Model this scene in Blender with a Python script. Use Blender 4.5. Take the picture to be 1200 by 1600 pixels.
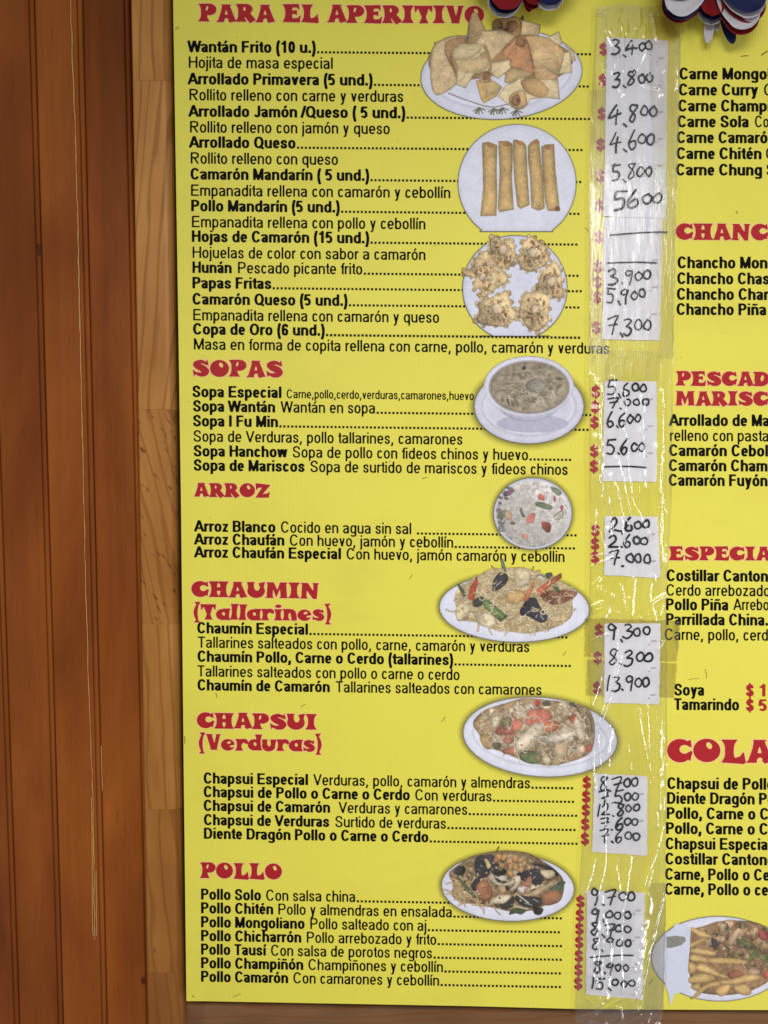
import bpy, math, random
import numpy as np
from mathutils import Matrix, Vector

for o in list(bpy.data.objects):
    bpy.data.objects.remove(o, do_unlink=True)
SC = bpy.context.scene
COL = SC.collection
rnd = random.Random(7)

# ------------------------------------------------------------------ camera
# 1 mm on the menu board is about one pixel of the 1200 x 1600 photograph
F_PX, DIST, PITCH = 1156.0, 1.156, math.radians(2.45)
FWD = np.array([0.0, math.cos(PITCH), -math.sin(PITCH)])
UPV = np.array([0.0, math.sin(PITCH), math.cos(PITCH)])
CAM = -FWD * DIST
cam = bpy.data.cameras.new('camera')
cam.sensor_fit = 'VERTICAL'
cam.sensor_height = 36.0
cam.lens = 36.0 * F_PX / 1600.0
cam.clip_start, cam.clip_end = 0.01, 50
camo = bpy.data.objects.new('camera', cam)
camo.location = CAM
camo.rotation_euler = (math.pi / 2 - PITCH, 0, 0)
COL.objects.link(camo)
SC.camera = camo
SC.render.resolution_x, SC.render.resolution_y = 768, 1024

# ------------------------------------------------------------------ light
w = bpy.data.worlds.new('World')
SC.world = w
w.use_nodes = True
bg = w.node_tree.nodes['Background']
bg.inputs[0].default_value = (0.92, 0.94, 1.0, 1)
bg.inputs[1].default_value = 0.20


def area(name, loc, target, sx, sy, power, col, spread=180):
    l = bpy.data.lights.new(name, 'AREA')
    l.shape, l.size, l.size_y = 'RECTANGLE', sx, sy
    l.energy, l.color = power, col
    l.spread = math.radians(spread)
    o = bpy.data.objects.new(name, l)
    o.location = loc
    o.rotation_euler = (Vector(target) - Vector(loc)).to_track_quat('-Z', 'Y').to_euler()
    COL.objects.link(o)
    return o


area('window_light', (0.15, -2.2, 0.95), (0.62, 0, -1.00), 1.5, 0.9, 15.6, (1.0, 0.965, 0.91), 96)
area('left_streak_light', (-2.2, -1.3, -0.35), (0.3, 0, -0.35), 0.22, 4.6, 13, (0.96, 0.97, 1.0))  # added strip lamp, no window known there; draws bright streaks along film creases
area('right_streak_light', (2.4, -1.5, -0.45), (0.3, 0, -0.45), 0.22, 4.6, 30, (0.97, 0.97, 1.0))  # added strip lamp, invented source; streaks the film and brightens the right side
vs = SC.view_settings
vs.view_transform, vs.look, vs.exposure, vs.gamma = 'Standard', 'None', 0.0, 1.0
vs.use_curve_mapping = False
SC.cycles.use_denoising = True
SC.cycles.max_bounces = 8
SC.cycles.transparent_max_bounces = 16


# ------------------------------------------------------------------ helpers
def P(px, py, Y=0.0):
    """photo pixel -> point on the vertical plane y = Y of the place"""
    px = np.asarray(px, float)
    py = np.asarray(py, float)
    a = (px - 600) / F_PX
    b = -(py - 800) / F_PX
    d = FWD[None, :] + b.reshape(-1, 1) * UPV[None, :]
    t = (np.asarray(Y, float) - CAM[1]) / d[:, 1]
    out = CAM[None, :] + t.reshape(-1, 1) * d
    out[:, 0] = CAM[0] + t * a.reshape(-1)
    return out


ORG = {}


def root(o):
    while o.parent:
        o = o.parent
    return o


def empty(name, loc, label, cat, group=None):
    o = bpy.data.objects.new(name, None)
    o.empty_display_size = 0.02
    o.location = loc
    COL.objects.link(o)
    ORG[o.name] = np.array(loc, float)
    o['label'], o['category'] = label, cat
    if group:
        o['group'] = group
    return o


def mk(name, verts, faces, mat, parent=None, label=None, cat=None, group=None, kind=None, smooth=False, cols=None):
    verts = np.asarray(verts, float)
    if parent is not None:
        verts = verts - ORG.get(root(parent).name, np.zeros(3))
    me = bpy.data.meshes.new(name)
    if isinstance(faces, np.ndarray):
        n, k = faces.shape
        me.vertices.add(len(verts))
        me.vertices.foreach_set('co', verts.astype(np.float32).ravel())
        me.loops.add(n * k)
        me.loops.foreach_set('vertex_index', faces.astype(np.int32).ravel())
        me.polygons.add(n)
        me.polygons.foreach_set('loop_start', np.arange(0, n * k, k, dtype=np.int32))
        me.update(calc_edges=True)
    else:
        me.from_pydata(verts.tolist(), [], faces)
        me.update()
    if cols is not None:
        at = me.color_attributes.new('Print', 'FLOAT_COLOR', 'POINT')
        at.data.foreach_set('color', np.asarray(cols, np.float32).ravel())
    if smooth:
        me.polygons.foreach_set('use_smooth', [True] * len(me.polygons))
    if mat is not None:
        me.materials.append(mat)
    o = bpy.data.objects.new(name, me)
    COL.objects.link(o)
    if parent is not None:
        o.parent = parent
    if label:
        o['label'] = label
    if cat:
        o['category'] = cat
    if group:
        o['group'] = group
    if kind:
        o['kind'] = kind
    return o


def lin(r, g, b):
    c = np.array([r, g, b], float) / 255
    c = np.where(c <= 0.04045, c / 12.92, ((c + 0.055) / 1.055) ** 2.4)
    return (float(c[0]), float(c[1]), float(c[2]), 1.0)


# ---- a small node-graph writer
class G:
    def __init__(s, name):
        s.m = bpy.data.materials.new(name)
        s.m.use_nodes = True
        s.t = s.m.node_tree
        s.bsdf = s.t.nodes['Principled BSDF']
        s.out = s.t.nodes['Material Output']

    def n(s, typ, props=None, **ins):
        nd = s.t.nodes.new(typ)
        for k, v in (props or {}).items():
            setattr(nd, k, v)
        for k, v in ins.items():
            key = int(k[1:]) if k[0] == '_' else k.replace('_', ' ')
            s.set(nd.inputs[key], v)
        return nd

    def set(s, sock, v):
        if isinstance(v, bpy.types.NodeSocket):
            s.t.links.new(v, sock)
        elif isinstance(v, bpy.types.Node):
            s.t.links.new(v.outputs[0], sock)
        else:
            sock.default_value = v

    def b(s, **kw):
        for k, v in kw.items():
            s.set(s.bsdf.inputs[k.replace('_', ' ')], v)

    def math(s, op, a, b=0.0, c=0.0):
        nd = s.t.nodes.new('ShaderNodeMath')
        nd.operation = op
        for i, v in enumerate((a, b, c)):
            s.set(nd.inputs[i], v)
        return nd.outputs[0]

    def pos(s, scale=(1, 1, 1), rot=(0, 0, 0), loc=(0, 0, 0)):
        g = s.n('ShaderNodeNewGeometry')
        return s.n('ShaderNodeMapping', Vector=g.outputs['Position'], Scale=scale, Rotation=rot, Location=loc).outputs[0]

    def noise(s, vec, scale, detail=4, rough=.55, dist=0.0):
        return s.n('ShaderNodeTexNoise', Vector=vec, Scale=scale, Detail=detail, Roughness=rough, Distortion=dist).outputs[0]

    def ramp(s, fac, stops):
        r = s.n('ShaderNodeValToRGB', Fac=fac)
        el = r.color_ramp.elements
        while len(el) < len(stops):
            el.new(0.5)
        for e, (p, c) in zip(el, stops):
            e.position = p
            e.color = c if len(c) == 4 else (*c, 1)
        return r.outputs[0]

    def mix(s, f, a, b, mode='MIX'):
        nd = s.n('ShaderNodeMix', {'data_type': 'RGBA', 'blend_type': mode})
        s.set(nd.inputs[0], f)
        s.set(nd.inputs[6], a)
        s.set(nd.inputs[7], b)
        return nd.outputs[2]

    def bump(s, h, strength=.3, dist=.001):
        return s.n('ShaderNodeBump', Height=h, Strength=strength, Distance=dist).outputs[0]


def grey(v):
    return (v, v, v, 1)


def ribs(g, amp=1.0):
    """fine upright flutes of the printed plastic sheet"""
    p = g.n('ShaderNodeNewGeometry').outputs['Position']
    x = g.n('ShaderNodeSeparateXYZ', Vector=p).outputs[0]
    wob = g.noise(g.pos((40, 1, 3)), 1.0, 2)
    s = g.math('SINE', g.math('ADD', g.math('MULTIPLY', x, 2 * math.pi / 0.0041), g.math('MULTIPLY', wob, 5.0)))
    weave = g.math('SINE', g.math('MULTIPLY', g.n('ShaderNodeSeparateXYZ', Vector=p).outputs[2], 2 * math.pi / 0.0033))
    return g.math('MULTIPLY', g.math('ADD', s, g.math('MULTIPLY', weave, .25)), amp)


def m_board():
    g = G('yellow_printed_sheet')
    y = lin(236, 227, 88)
    n1 = g.noise(g.pos((3, 3, 2)), 2.0, 4)
    c = g.mix(g.ramp(n1, [(.3, grey(0)), (.75, grey(.35))]), y, lin(227, 216, 80))
    r = ribs(g)
    c = g.mix(g.math('MULTIPLY_ADD', r, .05, .06), c, lin(190, 180, 62))
    st = g.noise(g.pos((5, 1, 9)), 1, 5, .6, .4)
    c = g.mix(g.ramp(st, [(.5, grey(0)), (.78, grey(.30))]), c, lin(204, 190, 80))
    d = g.noise(g.pos((1, 1, 1)), 160, 2, .5)
    c = g.mix(g.ramp(d, [(.735, grey(0)), (.77, grey(.6))]), c, lin(120, 105, 30))
    g.b(Base_Color=c, Roughness=.5, Normal=g.n('ShaderNodeBump', Height=g.noise(g.pos((3.2, 1, 2.2)), 1, 2, .4), Strength=.8, Distance=.02, Normal=g.bump(r, .28, .0004)).outputs[0])
    g.bsdf.inputs['Specular IOR Level'].default_value = .30
    return g.m


def m_ink(name, col, rough=.5, spec=.15):
    g = G(name)
    r = ribs(g)
    n = g.noise(g.pos((1, 1, 1)), 300, 2)
    c = g.mix(g.ramp(n, [(.55, grey(0)), (.85, grey(.05))]), col, lin(150, 120, 70))
    g.b(Base_Color=c, Roughness=rough, Normal=g.bump(r, .2, .0004))
    g.bsdf.inputs['Specular IOR Level'].default_value = spec
    return g.m


def m_print():
    g = G('printed_food_photograph')
    a = g.n('ShaderNodeAttribute', {'attribute_name': 'Print'})
    r = ribs(g)
    c = g.mix(g.math('MULTIPLY_ADD', r, .05, .05), a.outputs['Color'], g.mix(.35, a.outputs['Color'], grey(0.02)))
    g.b(Base_Color=c, Roughness=.5, Normal=g.bump(r, .2, .0004))
    g.bsdf.inputs['Specular IOR Level'].default_value = .18
    tr = g.n('ShaderNodeBsdfTransparent')
    mx = g.n('ShaderNodeMixShader', _0=a.outputs['Alpha'], _1=tr.outputs[0], _2=g.bsdf.outputs[0])
    g.t.links.new(mx.outputs[0], g.out.inputs[0])
    return g.m


def m_wall():
    g = G('varnished_orange_pine')
    rnd_ = g.n('ShaderNodeObjectInfo').outputs['Random']
    off = g.n('ShaderNodeCombineXYZ', X=g.math('MULTIPLY', rnd_, 3.0), Y=0.0, Z=g.math('MULTIPLY', rnd_, 7.0)).outputs[0]
    v = g.n('ShaderNodeVectorMath', {'operation': 'ADD'}, _0=g.n('ShaderNodeNewGeometry').outputs['Position'], _1=off).outputs[0]

    def mp(sc):
        return g.n('ShaderNodeMapping', Vector=v, Scale=sc).outputs[0]
    fine = g.noise(mp((520, 520, 7)), 1, 4, .65)
    band = g.noise(mp((70, 30, .8)), 1, 3, .5)
    blot = g.noise(mp((7, 7, 2.2)), 1, 4, .5, .5)
    pore = g.noise(mp((900, 900, 26)), 1, 2, .5)
    c = g.ramp(blot, [(.28, lin(112, 53, 14)), (.5, lin(142, 74, 22)), (.72, lin(170, 95, 32))])
    c = g.mix(g.ramp(band, [(.40, grey(0)), (.80, grey(.22))]), c, lin(104, 46, 14))
    c = g.mix(g.ramp(fine, [(.46, grey(0)), (.80, grey(.30))]), c, lin(86, 38, 12))
    c = g.mix(g.ramp(pore, [(.66, grey(0)), (.76, grey(.5))]), c, lin(60, 26, 8))
    kn = g.noise(mp((34, 34, 22)), 1, 2, .5)
    c = g.mix(g.ramp(kn, [(.755, grey(0)), (.79, grey(.8))]), c, lin(62, 28, 10))
    g.b(Base_Color=c, Roughness=g.math('MULTIPLY_ADD', blot, .25, .26), Normal=g.bump(g.math('ADD', fine, pore), .10, .0006))
    g.bsdf.inputs['Specular IOR Level'].default_value = .20
    return g.m


def m_pine(name, rot=0.0, lo=(160, 104, 46), hi=(196, 138, 70), dash=False):
    g = G(name)
    r = g.n('ShaderNodeObjectInfo').outputs['Random']
    off = g.n('ShaderNodeCombineXYZ', X=g.math('MULTIPLY', r, 2.0), Y=0.3, Z=g.math('MULTIPLY', r, 9.0)).outputs[0]
    v = g.n('ShaderNodeVectorMath', {'operation': 'ADD'}, _0=g.n('ShaderNodeNewGeometry').outputs['Position'], _1=off).outputs[0]

    def mp(sc, ro=rot):
        a = g.n('ShaderNodeMapping', Vector=v, Rotation=(0, ro, 0)).outputs[0]
        return g.n('ShaderNodeMapping', Vector=a, Scale=sc).outputs[0]
    warp = g.noise(mp((14, 14, 1.6)), 1, 3, .5)
    x = g.n('ShaderNodeSeparateXYZ', Vector=mp((1, 1, 1))).outputs[0]
    ring = g.math('SINE', g.math('ADD', g.math('MULTIPLY', x, 330.0), g.math('MULTIPLY', warp, 34.0)))
    fine = g.noise(mp((500, 500, 9)), 1, 3, .6)
    tone = g.noise(mp((12, 12, 4)), 1, 3)
    c = g.ramp(tone, [(.3, lin(*lo)), (.7, lin(*hi))])
    c = g.mix(g.ramp(ring, [(.55, grey(0)), (.98, grey(.5))]), c, lin(124, 72, 26))
    c = g.mix(g.ramp(fine, [(.5, grey(0)), (.85, grey(.35))]), c, lin(112, 64, 24))
    if dash:
        k = g.noise(mp((170, 170, 34), rot + .35), 1, 2, .5)
        c = g.mix(g.ramp(k, [(.63, grey(0)), (.69, grey(.75))]), c, lin(88, 50, 22))
    else:
        k = g.noise(mp((60, 60, 30)), 1, 2, .5)
        c = g.mix(g.ramp(k, [(.74, grey(0)), (.78, grey(.6))]), c, lin(84, 48, 22))
    g.bsdf.inputs['Specular IOR Level'].default_value = .22
    g.b(Base_Color=c, Roughness=.38, Normal=g.bump(g.math('ADD', fine, g.noise(mp((160, 160, 40)), 1, 2)), .12, .0008))
    return g.m


def m_paper():
    g = G('white_price_paper')
    st = g.noise(g.pos((160, 1, 5)), 1, 2)
    bl = g.noise(g.pos((30, 30, 30)), 1, 3)
    c = g.mix(g.ramp(bl, [(.4, grey(0)), (.75, grey(.6))]), lin(240, 240, 248), lin(222, 212, 224))
    c = g.mix(g.ramp(st, [(.4, grey(0)), (.7, grey(.5))]), c, lin(228, 224, 226))
    g.b(Base_Color=c, Roughness=.7, Normal=g.bump(g.noise(g.pos((1, 1, 1)), 90, 3), .15, .001))
    return g.m


def m_film(name, tint=(0.99, 0.99, 0.98), dirt=.04, gloss=.06, haze=.05, rough=.06):
    """thin clear plastic: mostly see-through, two gloss lobes, a little haze and grime"""
    g = G(name)
    n = g.noise(g.pos((60, 1, 12)), 1, 4, .6)
    n2 = g.noise(g.pos((25, 1, 7)), 1, 3, .5)
    crinkle = g.noise(g.pos((330, 1, 60)), 1, 3, .6)
    bp = g.bump(crinkle, .3, .0012)
    tr = g.n('ShaderNodeBsdfTransparent', Color=(*tint, 1))
    gl = g.n('ShaderNodeBsdfGlossy', Color=(1, 1, 1, 1), Roughness=rough, Normal=bp)
    gl2 = g.n('ShaderNodeBsdfGlossy', Color=(1, 1, 1, 1), Roughness=.20, Normal=bp)
    gm = g.n('ShaderNodeMixShader', _0=.5, _1=gl.outputs[0], _2=gl2.outputs[0])
    df = g.n('ShaderNodeBsdfDiffuse', Color=lin(232, 232, 238))
    dd = g.n('ShaderNodeBsdfDiffuse', Color=lin(128, 112, 56))
    a = g.n('ShaderNodeMixShader', _0=g.ramp(n2, [(.45, grey(haze * .2)), (.8, grey(haze * 2.4))]), _1=tr.outputs[0], _2=df.outputs[0])
    b_ = g.n('ShaderNodeMixShader', _0=g.ramp(n, [(.52, grey(dirt * .2)), (.8, grey(dirt * 2.2))]), _1=a.outputs[0], _2=dd.outputs[0])
    ed = g.n('ShaderNodeAttribute', {'attribute_name': 'Print'})
    b_ = g.n('ShaderNodeMixShader', _0=g.math('MULTIPLY', ed.outputs['Fac'], g.math('MULTIPLY_ADD', n, .9, .1)), _1=b_.outputs[0], _2=dd.outputs[0])
    lw = g.n('ShaderNodeLayerWeight', Blend=.5, Normal=bp)
    fac = g.math('MULTIPLY_ADD', lw.outputs['Facing'], .8, gloss)
    c = g.n('ShaderNodeMixShader', _0=fac, _1=b_.outputs[0], _2=gm.outputs[0])
    g.t.links.new(c.outputs[0], g.out.inputs[0])
    return g.m


def m_plain(name, col, rough=.5, spec=.5, noise=.12, scale=60):
    g = G(name)
    n = g.noise(g.pos((1, 1, 1)), scale, 4)
    dark = tuple(x * .55 for x in col[:3]) + (1,)
    g.b(Base_Color=g.mix(g.ramp(n, [(.35, grey(0)), (.8, grey(noise * 3))]), col, dark), Roughness=rough,
        Normal=g.bump(n, .1, .001))
    g.bsdf.inputs['Specular IOR Level'].default_value = spec
    return g.m


M_BOARD = m_board()
M_BLACK = m_ink('black_print', lin(10, 9, 8), .6, .07)
M_RED = m_ink('red_print', lin(176, 38, 44))
M_HALO = m_ink('peach_print_outline', lin(247, 206, 140))
M_PRINT = m_print()
M_WALL = m_wall()
M_PAPER = m_paper()
M_MARKER = m_plain('black_marker_ink', lin(14, 14, 26), .6, .15, .1, 200)
M_FAINT = m_plain('faint_pink_backprint', lin(206, 196, 208), .7, .2, .2, 200)
M_FILM = m_film('clear_crinkled_film', (0.995, 0.995, 0.99), .02, .035, .03)
M_TAPE = m_film('yellowed_clear_tape', (0.90, 0.88, 0.74), .20, .04, .03, .14)
M_TAPE2 = m_film('clear_tape', (0.985, 0.98, 0.94), .05, .02, .015, .12)

# ------------------------------------------------------------------ wall of planks, behind everything
YW = 0.046


def lerp_edge(pts, y):
    ys = [p[1] for p in pts]
    xs = [p[0] for p in pts]
    return np.interp(y, ys, xs)


WALL = mk('wall', P(np.array([-260, 1500, 1500, -260]), np.array([1850, 1850, -250, -250]), YW + .022), [(0, 1, 2, 3)],
          m_plain('dark_wall_backing', lin(30, 20, 12)), kind='structure')  # near-black colour stands in for shade in the gap below the board
# groove lines of the boarding as (photo x at y=100, photo x at y=1600), on the wall plane
grooves = [(-175, -112), (-100, -41), (-21, 30), (56, 98.5), (131, 167), (205, 238), (280, 308)]


def plank(l, r):
    yt, yb = -240, 1840

    def xat(e, y):
        return e[0] + (e[1] - e[0]) * (y - 100) / 1500
    n = 14
    prof = [(0.0, .0045), (.7, .0022), (1.6, .0006), (2.8, 0.0)]
    wid = r[0] - l[0]
    right = [(wid - 11.0, 0.0), (wid - 10.0, .0007), (wid - 8.8, .0030), (wid - 7.5, .0007), (wid - 5.4, -.0006), (wid - 3.4, -.0006), (wid - 1.6, .0008), (wid - .3, .0045)]
    sec = prof + right
    V, Fc = [], []
    for k in range(n + 1):
        y = yt + (yb - yt) * k / n
        lx, rx = xat(l, y), xat(r, y)
        s = (rx - lx) / wid
        pts = P(np.array([lx + q[0] * s for q in sec]), np.full(len(sec), y), YW)
        for q, p in zip(sec, pts):
            V.append((p[0], YW + q[1], p[2]))
    m = len(sec)
    for k in range(n):
        for i in range(m - 1):
            Fc.append((k * m + i, (k + 1) * m + i, (k + 1) * m + i + 1, k * m + i + 1))
    return mk('plank', V, Fc, M_WALL, WALL)


for l, r in zip(grooves[:-1], grooves[1:]):
    plank(l, r)

# ------------------------------------------------------------------ wooden frame: post of finger-jointed blocks, bottom rail
YF = 0.009   # front of the post
fb = P([250], [1640], YF)[0]
FRAME = empty('wooden_frame', (fb[0], YF + .01, fb[2]), 'varnished finger-jointed pine frame beside and below the yellow menu board', 'frame')
post_l = lambda y: 204.5 + 26.5 * y / 1600
post_r = lambda y: 268.5 + 20.5 * y / 1600


def post_section(y, cut=None):
    """outline of the post at photo height y: (photo x, depth behind front)"""
    l, r = post_l(y), post_r(y)
    pts = [(l, .036), (l, .003), (l + 1.0, .0012), (l + 3.0, 0.0), (r - 16, 0.0), (r - 11, .0006), (r - 7.5, .0022), (r - 4.5, .0048), (r - 3.0, .009), (r - 2.6, .016), (r - 2.6, .036)]
    return pts


def post_block(y0, y1, mat, zig=0.0):
    V, Fc = [], []
    n = max(3, int((y1 - y0) / 40))
    m = 0
    for k in range(n + 1):
        y = y0 + (y1 - y0) * k / n
        sec = post_section(y)
        m = len(sec)
        p = P(np.array([q[0] for q in sec]), np.full(m, y), YF)
        V += [(p[i][0], YF + sec[i][1], p[i][2]) for i in range(m)]
    for k in range(n):
        for i in range(m - 1):
            Fc.append((k * m + i, (k + 1) * m + i, (k + 1) * m + i + 1, k * m + i + 1))
    Fc.append(tuple(range(m)))
    Fc.append(tuple(n * m + i for i in reversed(range(m))))
    return mk('block', V, Fc, mat, POST)


POST = mk('post', P(np.array([post_l(0) + 4, post_r(0) - 6, post_r(1640) - 6, post_l(1640) + 4]), np.array([-240, -240, 1840, 1840]), YF + .030),
          [(0, 1, 2, 3)], m_plain('pine_core', lin(70, 44, 22)), FRAME)
pA = m_pine('pine_straight', .02)
pB = m_pine('pine_slanted', -.10, (164, 108, 50), (198, 140, 74))
pC = m_pine('pine_flecked', .22, (154, 98, 44), (184, 128, 64), True)
pD = m_pine('pine_brown', .07, (136, 84, 36), (168, 112, 54))
for a, b_, mt in ((-240, 125.8, pA), (126, 639.8, pB), (640, 974.8, pC), (975, 1264.8, pA), (1265, 1519.8, pD), (1520, 1840, pD)):
    post_block(a, b_, mt)


LEFT = [(270.5, -60), (270.5, 0), (277, 400), (283, 800), (287, 1200), (291.3, 1564)]
BOT = [(291.3, 1564.2), (500, 1568.0), (720, 1572.0), (900, 1576.8), (1040, 1577.6), (1200, 1578.2), (1460, 1579)]


def rail():
    YR = 0.034
    V, Fc = [], []
    xs = np.linspace(262, 1480, 24)
    prof = [(5.0, .020), (5.0, .004), (6.5, .0012), (10, 0), (52, 0), (62, .002), (68, .020)]
    m = len(prof)
    for x in xs:
        yb = np.interp(x, [p[0] for p in BOT], [p[1] for p in BOT])
        p = P(np.full(m, x), np.array([yb + q[0] for q in prof]), YR)
        V += [(p[i][0], YR + prof[i][1], p[i][2]) for i in range(m)]
    for k in range(len(xs) - 1):
        for i in range(m - 1):
            Fc.append((k * m + i, k * m + i + 1, (k + 1) * m + i + 1, (k + 1) * m + i))
    g = m_pine('pine_rail', math.pi / 2 + .02, (108, 76, 52), (140, 102, 70))  # rail colour set darker than the post to carry the board's shade
    return mk('bottom_rail', V, Fc, g, FRAME)


rail()

# ------------------------------------------------------------------ the menu board
YB = 0.0
bb = P([860], [1577], 0)[0]
BOARD = empty('menu_board', (bb[0], 0.004, bb[2]), 'large yellow printed plastic menu board with red headings and food pictures', 'menu board')
def board_panel():
    nx, ny = 40, 50
    V = []
    for j in range(ny + 1):
        t = j / ny
        for i in range(nx + 1):
            s = i / nx
            yb = np.interp(270 + s * 1190, [p[0] for p in BOT], [p[1] for p in BOT])
            y = -180 + (yb + 180) * t
            xl = np.interp(y, [p[1] for p in LEFT], [p[0] for p in LEFT])
            x = xl + (1460 - xl) * s
            V.append((x, y))
    V = np.array(V)
    p = P(V[:, 0], V[:, 1], YB)
    Fc = []
    for j in range(ny):
        for i in range(nx):
            a = j * (nx + 1) + i
            Fc.append((a, a + nx + 1, a + nx + 2, a + 1))
    # returned edges, 7 mm deep
    n0 = len(p)
    back = p.copy()
    back[:, 1] += .007
    allp = np.vstack([p, back])
    for i in range(nx):
        a = ny * (nx + 1) + i
        Fc.append((a, a + n0, a + n0 + 1, a + 1))
    for j in range(ny):
        a = j * (nx + 1)
        Fc.append((a, a + n0, a + n0 + nx + 1, a + nx + 1))
        a += nx
        Fc.append((a, a + nx + 1, a + nx + 1 + n0, a + n0))
    return mk('panel', allp, Fc, M_BOARD, BOARD)


board_panel()


# ------------------------------------------------------------------ marching squares: a field on a grid -> flat outline mesh
def msq(Fd, x0, y0, st):
    I = Fd > 0
    code = I[:-1, :-1] * 1 + I[:-1, 1:] * 2 + I[1:, 1:] * 4 + I[1:, :-1] * 8
    V, Fc = [], []

    def flush(j, a, b):
        k = len(V)
        V.extend([(a, j), (b, j), (b, j + 1), (a, j + 1)])
        Fc.append((k, k + 1, k + 2, k + 3))
    full = code == 15
    for j in range(code.shape[0]):
        row = full[j]
        d = np.flatnonzero(np.diff(np.concatenate([[0], row.astype(int), [0]])))
        for a, b in zip(d[::2], d[1::2]):
            flush(j, int(a), int(b))
    jj, ii = np.nonzero((code > 0) & (code < 15))
    for j, i in zip(jj.tolist(), ii.tolist()):
        cs = ((i, j), (i + 1, j), (i + 1, j + 1), (i, j + 1))
        vals = [Fd[c[1], c[0]] for c in cs]
        poly = []
        for k in range(4):
            a, b = vals[k], vals[(k + 1) % 4]
            if a > 0:
                poly.append(cs[k])
            if (a > 0) != (b > 0):
                t = a / (a - b)
                ca, cb = cs[k], cs[(k + 1) % 4]
                poly.append((ca[0] + (cb[0] - ca[0]) * t, ca[1] + (cb[1] - ca[1]) * t))
        if len(poly) >= 3:
            k = len(V)
            V.extend(poly)
            Fc.append(tuple(range(k, k + len(poly))))
    V = np.array(V, float).reshape(-1, 2)
    return np.column_stack([x0 + V[:, 0] * st, y0 + V[:, 1] * st]), Fc


def seg_field(X, Y, p, q, h, b0, b1):
    dx, dy = q[0] - p[0], q[1] - p[1]
    L = math.hypot(dx, dy)
    if L < 1e-7:
        return np.full(X.shape, -1.0)
    ux, uy = dx / L, dy / L
    t = (X - p[0]) * ux + (Y - p[1]) * uy
    n = np.abs((X - p[0]) * -uy + (Y - p[1]) * ux)
    f = h - n
    f0 = t if b0 else h - np.hypot(np.minimum(t, 0), n)
    f1 = (L - t) if b1 else h - np.hypot(np.minimum(L - t, 0), n)
    return np.minimum(f, np.minimum(f0, f1))


def stroke_field(X, Y, strokes, h):
    Fd = np.full(X.shape, -1.0)
    for s in strokes:
        pts, flags = s[0], s[1]
        hh = s[2] if len(s) > 2 else h
        for k in range(len(pts) - 1):
            Fd = np.maximum(Fd, seg_field(X, Y, pts[k], pts[k + 1], hh, k == 0 and flags[0], k == len(pts) - 2 and flags[1]))
    return Fd


def el(cx, cy, rx, ry, a0, a1, n=14, e=2.35):
    out = []
    for k in range(n + 1):
        a = math.radians(a0 + (a1 - a0) * k / n)
        c, s = math.cos(a), math.sin(a)
        out.append((cx + rx * math.copysign(abs(c) ** (2 / e), c), cy + ry * math.copysign(abs(s) ** (2 / e), s)))
    return out


def crom(pts, n=6, closed=False):
    out = []
    m = len(pts)
    rng = range(m if closed else m - 1)
    for i in rng:
        if closed:
            p0, p1, p2, p3 = pts[(i - 1) % m], pts[i], pts[(i + 1) % m], pts[(i + 2) % m]
        else:
            p0, p1, p2, p3 = pts[max(i - 1, 0)], pts[i], pts[i + 1], pts[min(i + 2, m - 1)]
        for k in range(n):
            t = k / n
            out.append(tuple(.5 * (2 * b + (c - a) * t + (2 * a - 5 * b + 4 * c - d) * t * t + (-a + 3 * b - 3 * c + d) * t ** 3)
                             for a, b, c, d in zip(p0, p1, p2, p3)))
    if not closed:
        out.append(pts[-1])
    return out


# ------------------------------------------------------------------ condensed sans lettering, drawn stroke by stroke
REG = dict(zip('abcdefghijklmnopqrstuvwxyz', (556, 556, 500, 556, 556, 278, 556, 556, 222, 222, 500, 222, 833, 556, 556, 556, 556, 333, 500, 278, 556, 500, 722, 500, 500, 500)))
BLD = dict(zip('abcdefghijklmnopqrstuvwxyz', (556, 611, 556, 611, 556, 333, 611, 611, 278, 278, 556, 278, 889, 611, 611, 611, 611, 389, 556, 333, 611, 556, 778, 556, 556, 500)))
CAPS = dict(zip('ABCDEFGHIJKLMNOPQRSTUVWXYZ', (690, 690, 722, 722, 667, 611, 778, 722, 278, 530, 690, 580, 833, 722, 778, 667, 778, 722, 667, 611, 722, 667, 944, 667, 667, 611)))
ACC = {'á': 'a', 'é': 'e', 'í': 'ı', 'ó': 'o', 'ú': 'u', 'ñ': 'n'}
KU = .80 / 716


def advance(ch, bold):
    ch = ACC.get(ch, ch)
    ch = 'i' if ch == 'ı' else ch
    if ch in CAPS:
        return CAPS[ch] * KU
    if ch in REG:
        return (BLD if bold else REG)[ch] * KU
    return {' ': 278, '.': 278, ',': 278, '(': 333, ')': 333, '/': 278, '$': 556}.get(ch, 556) * KU


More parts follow.
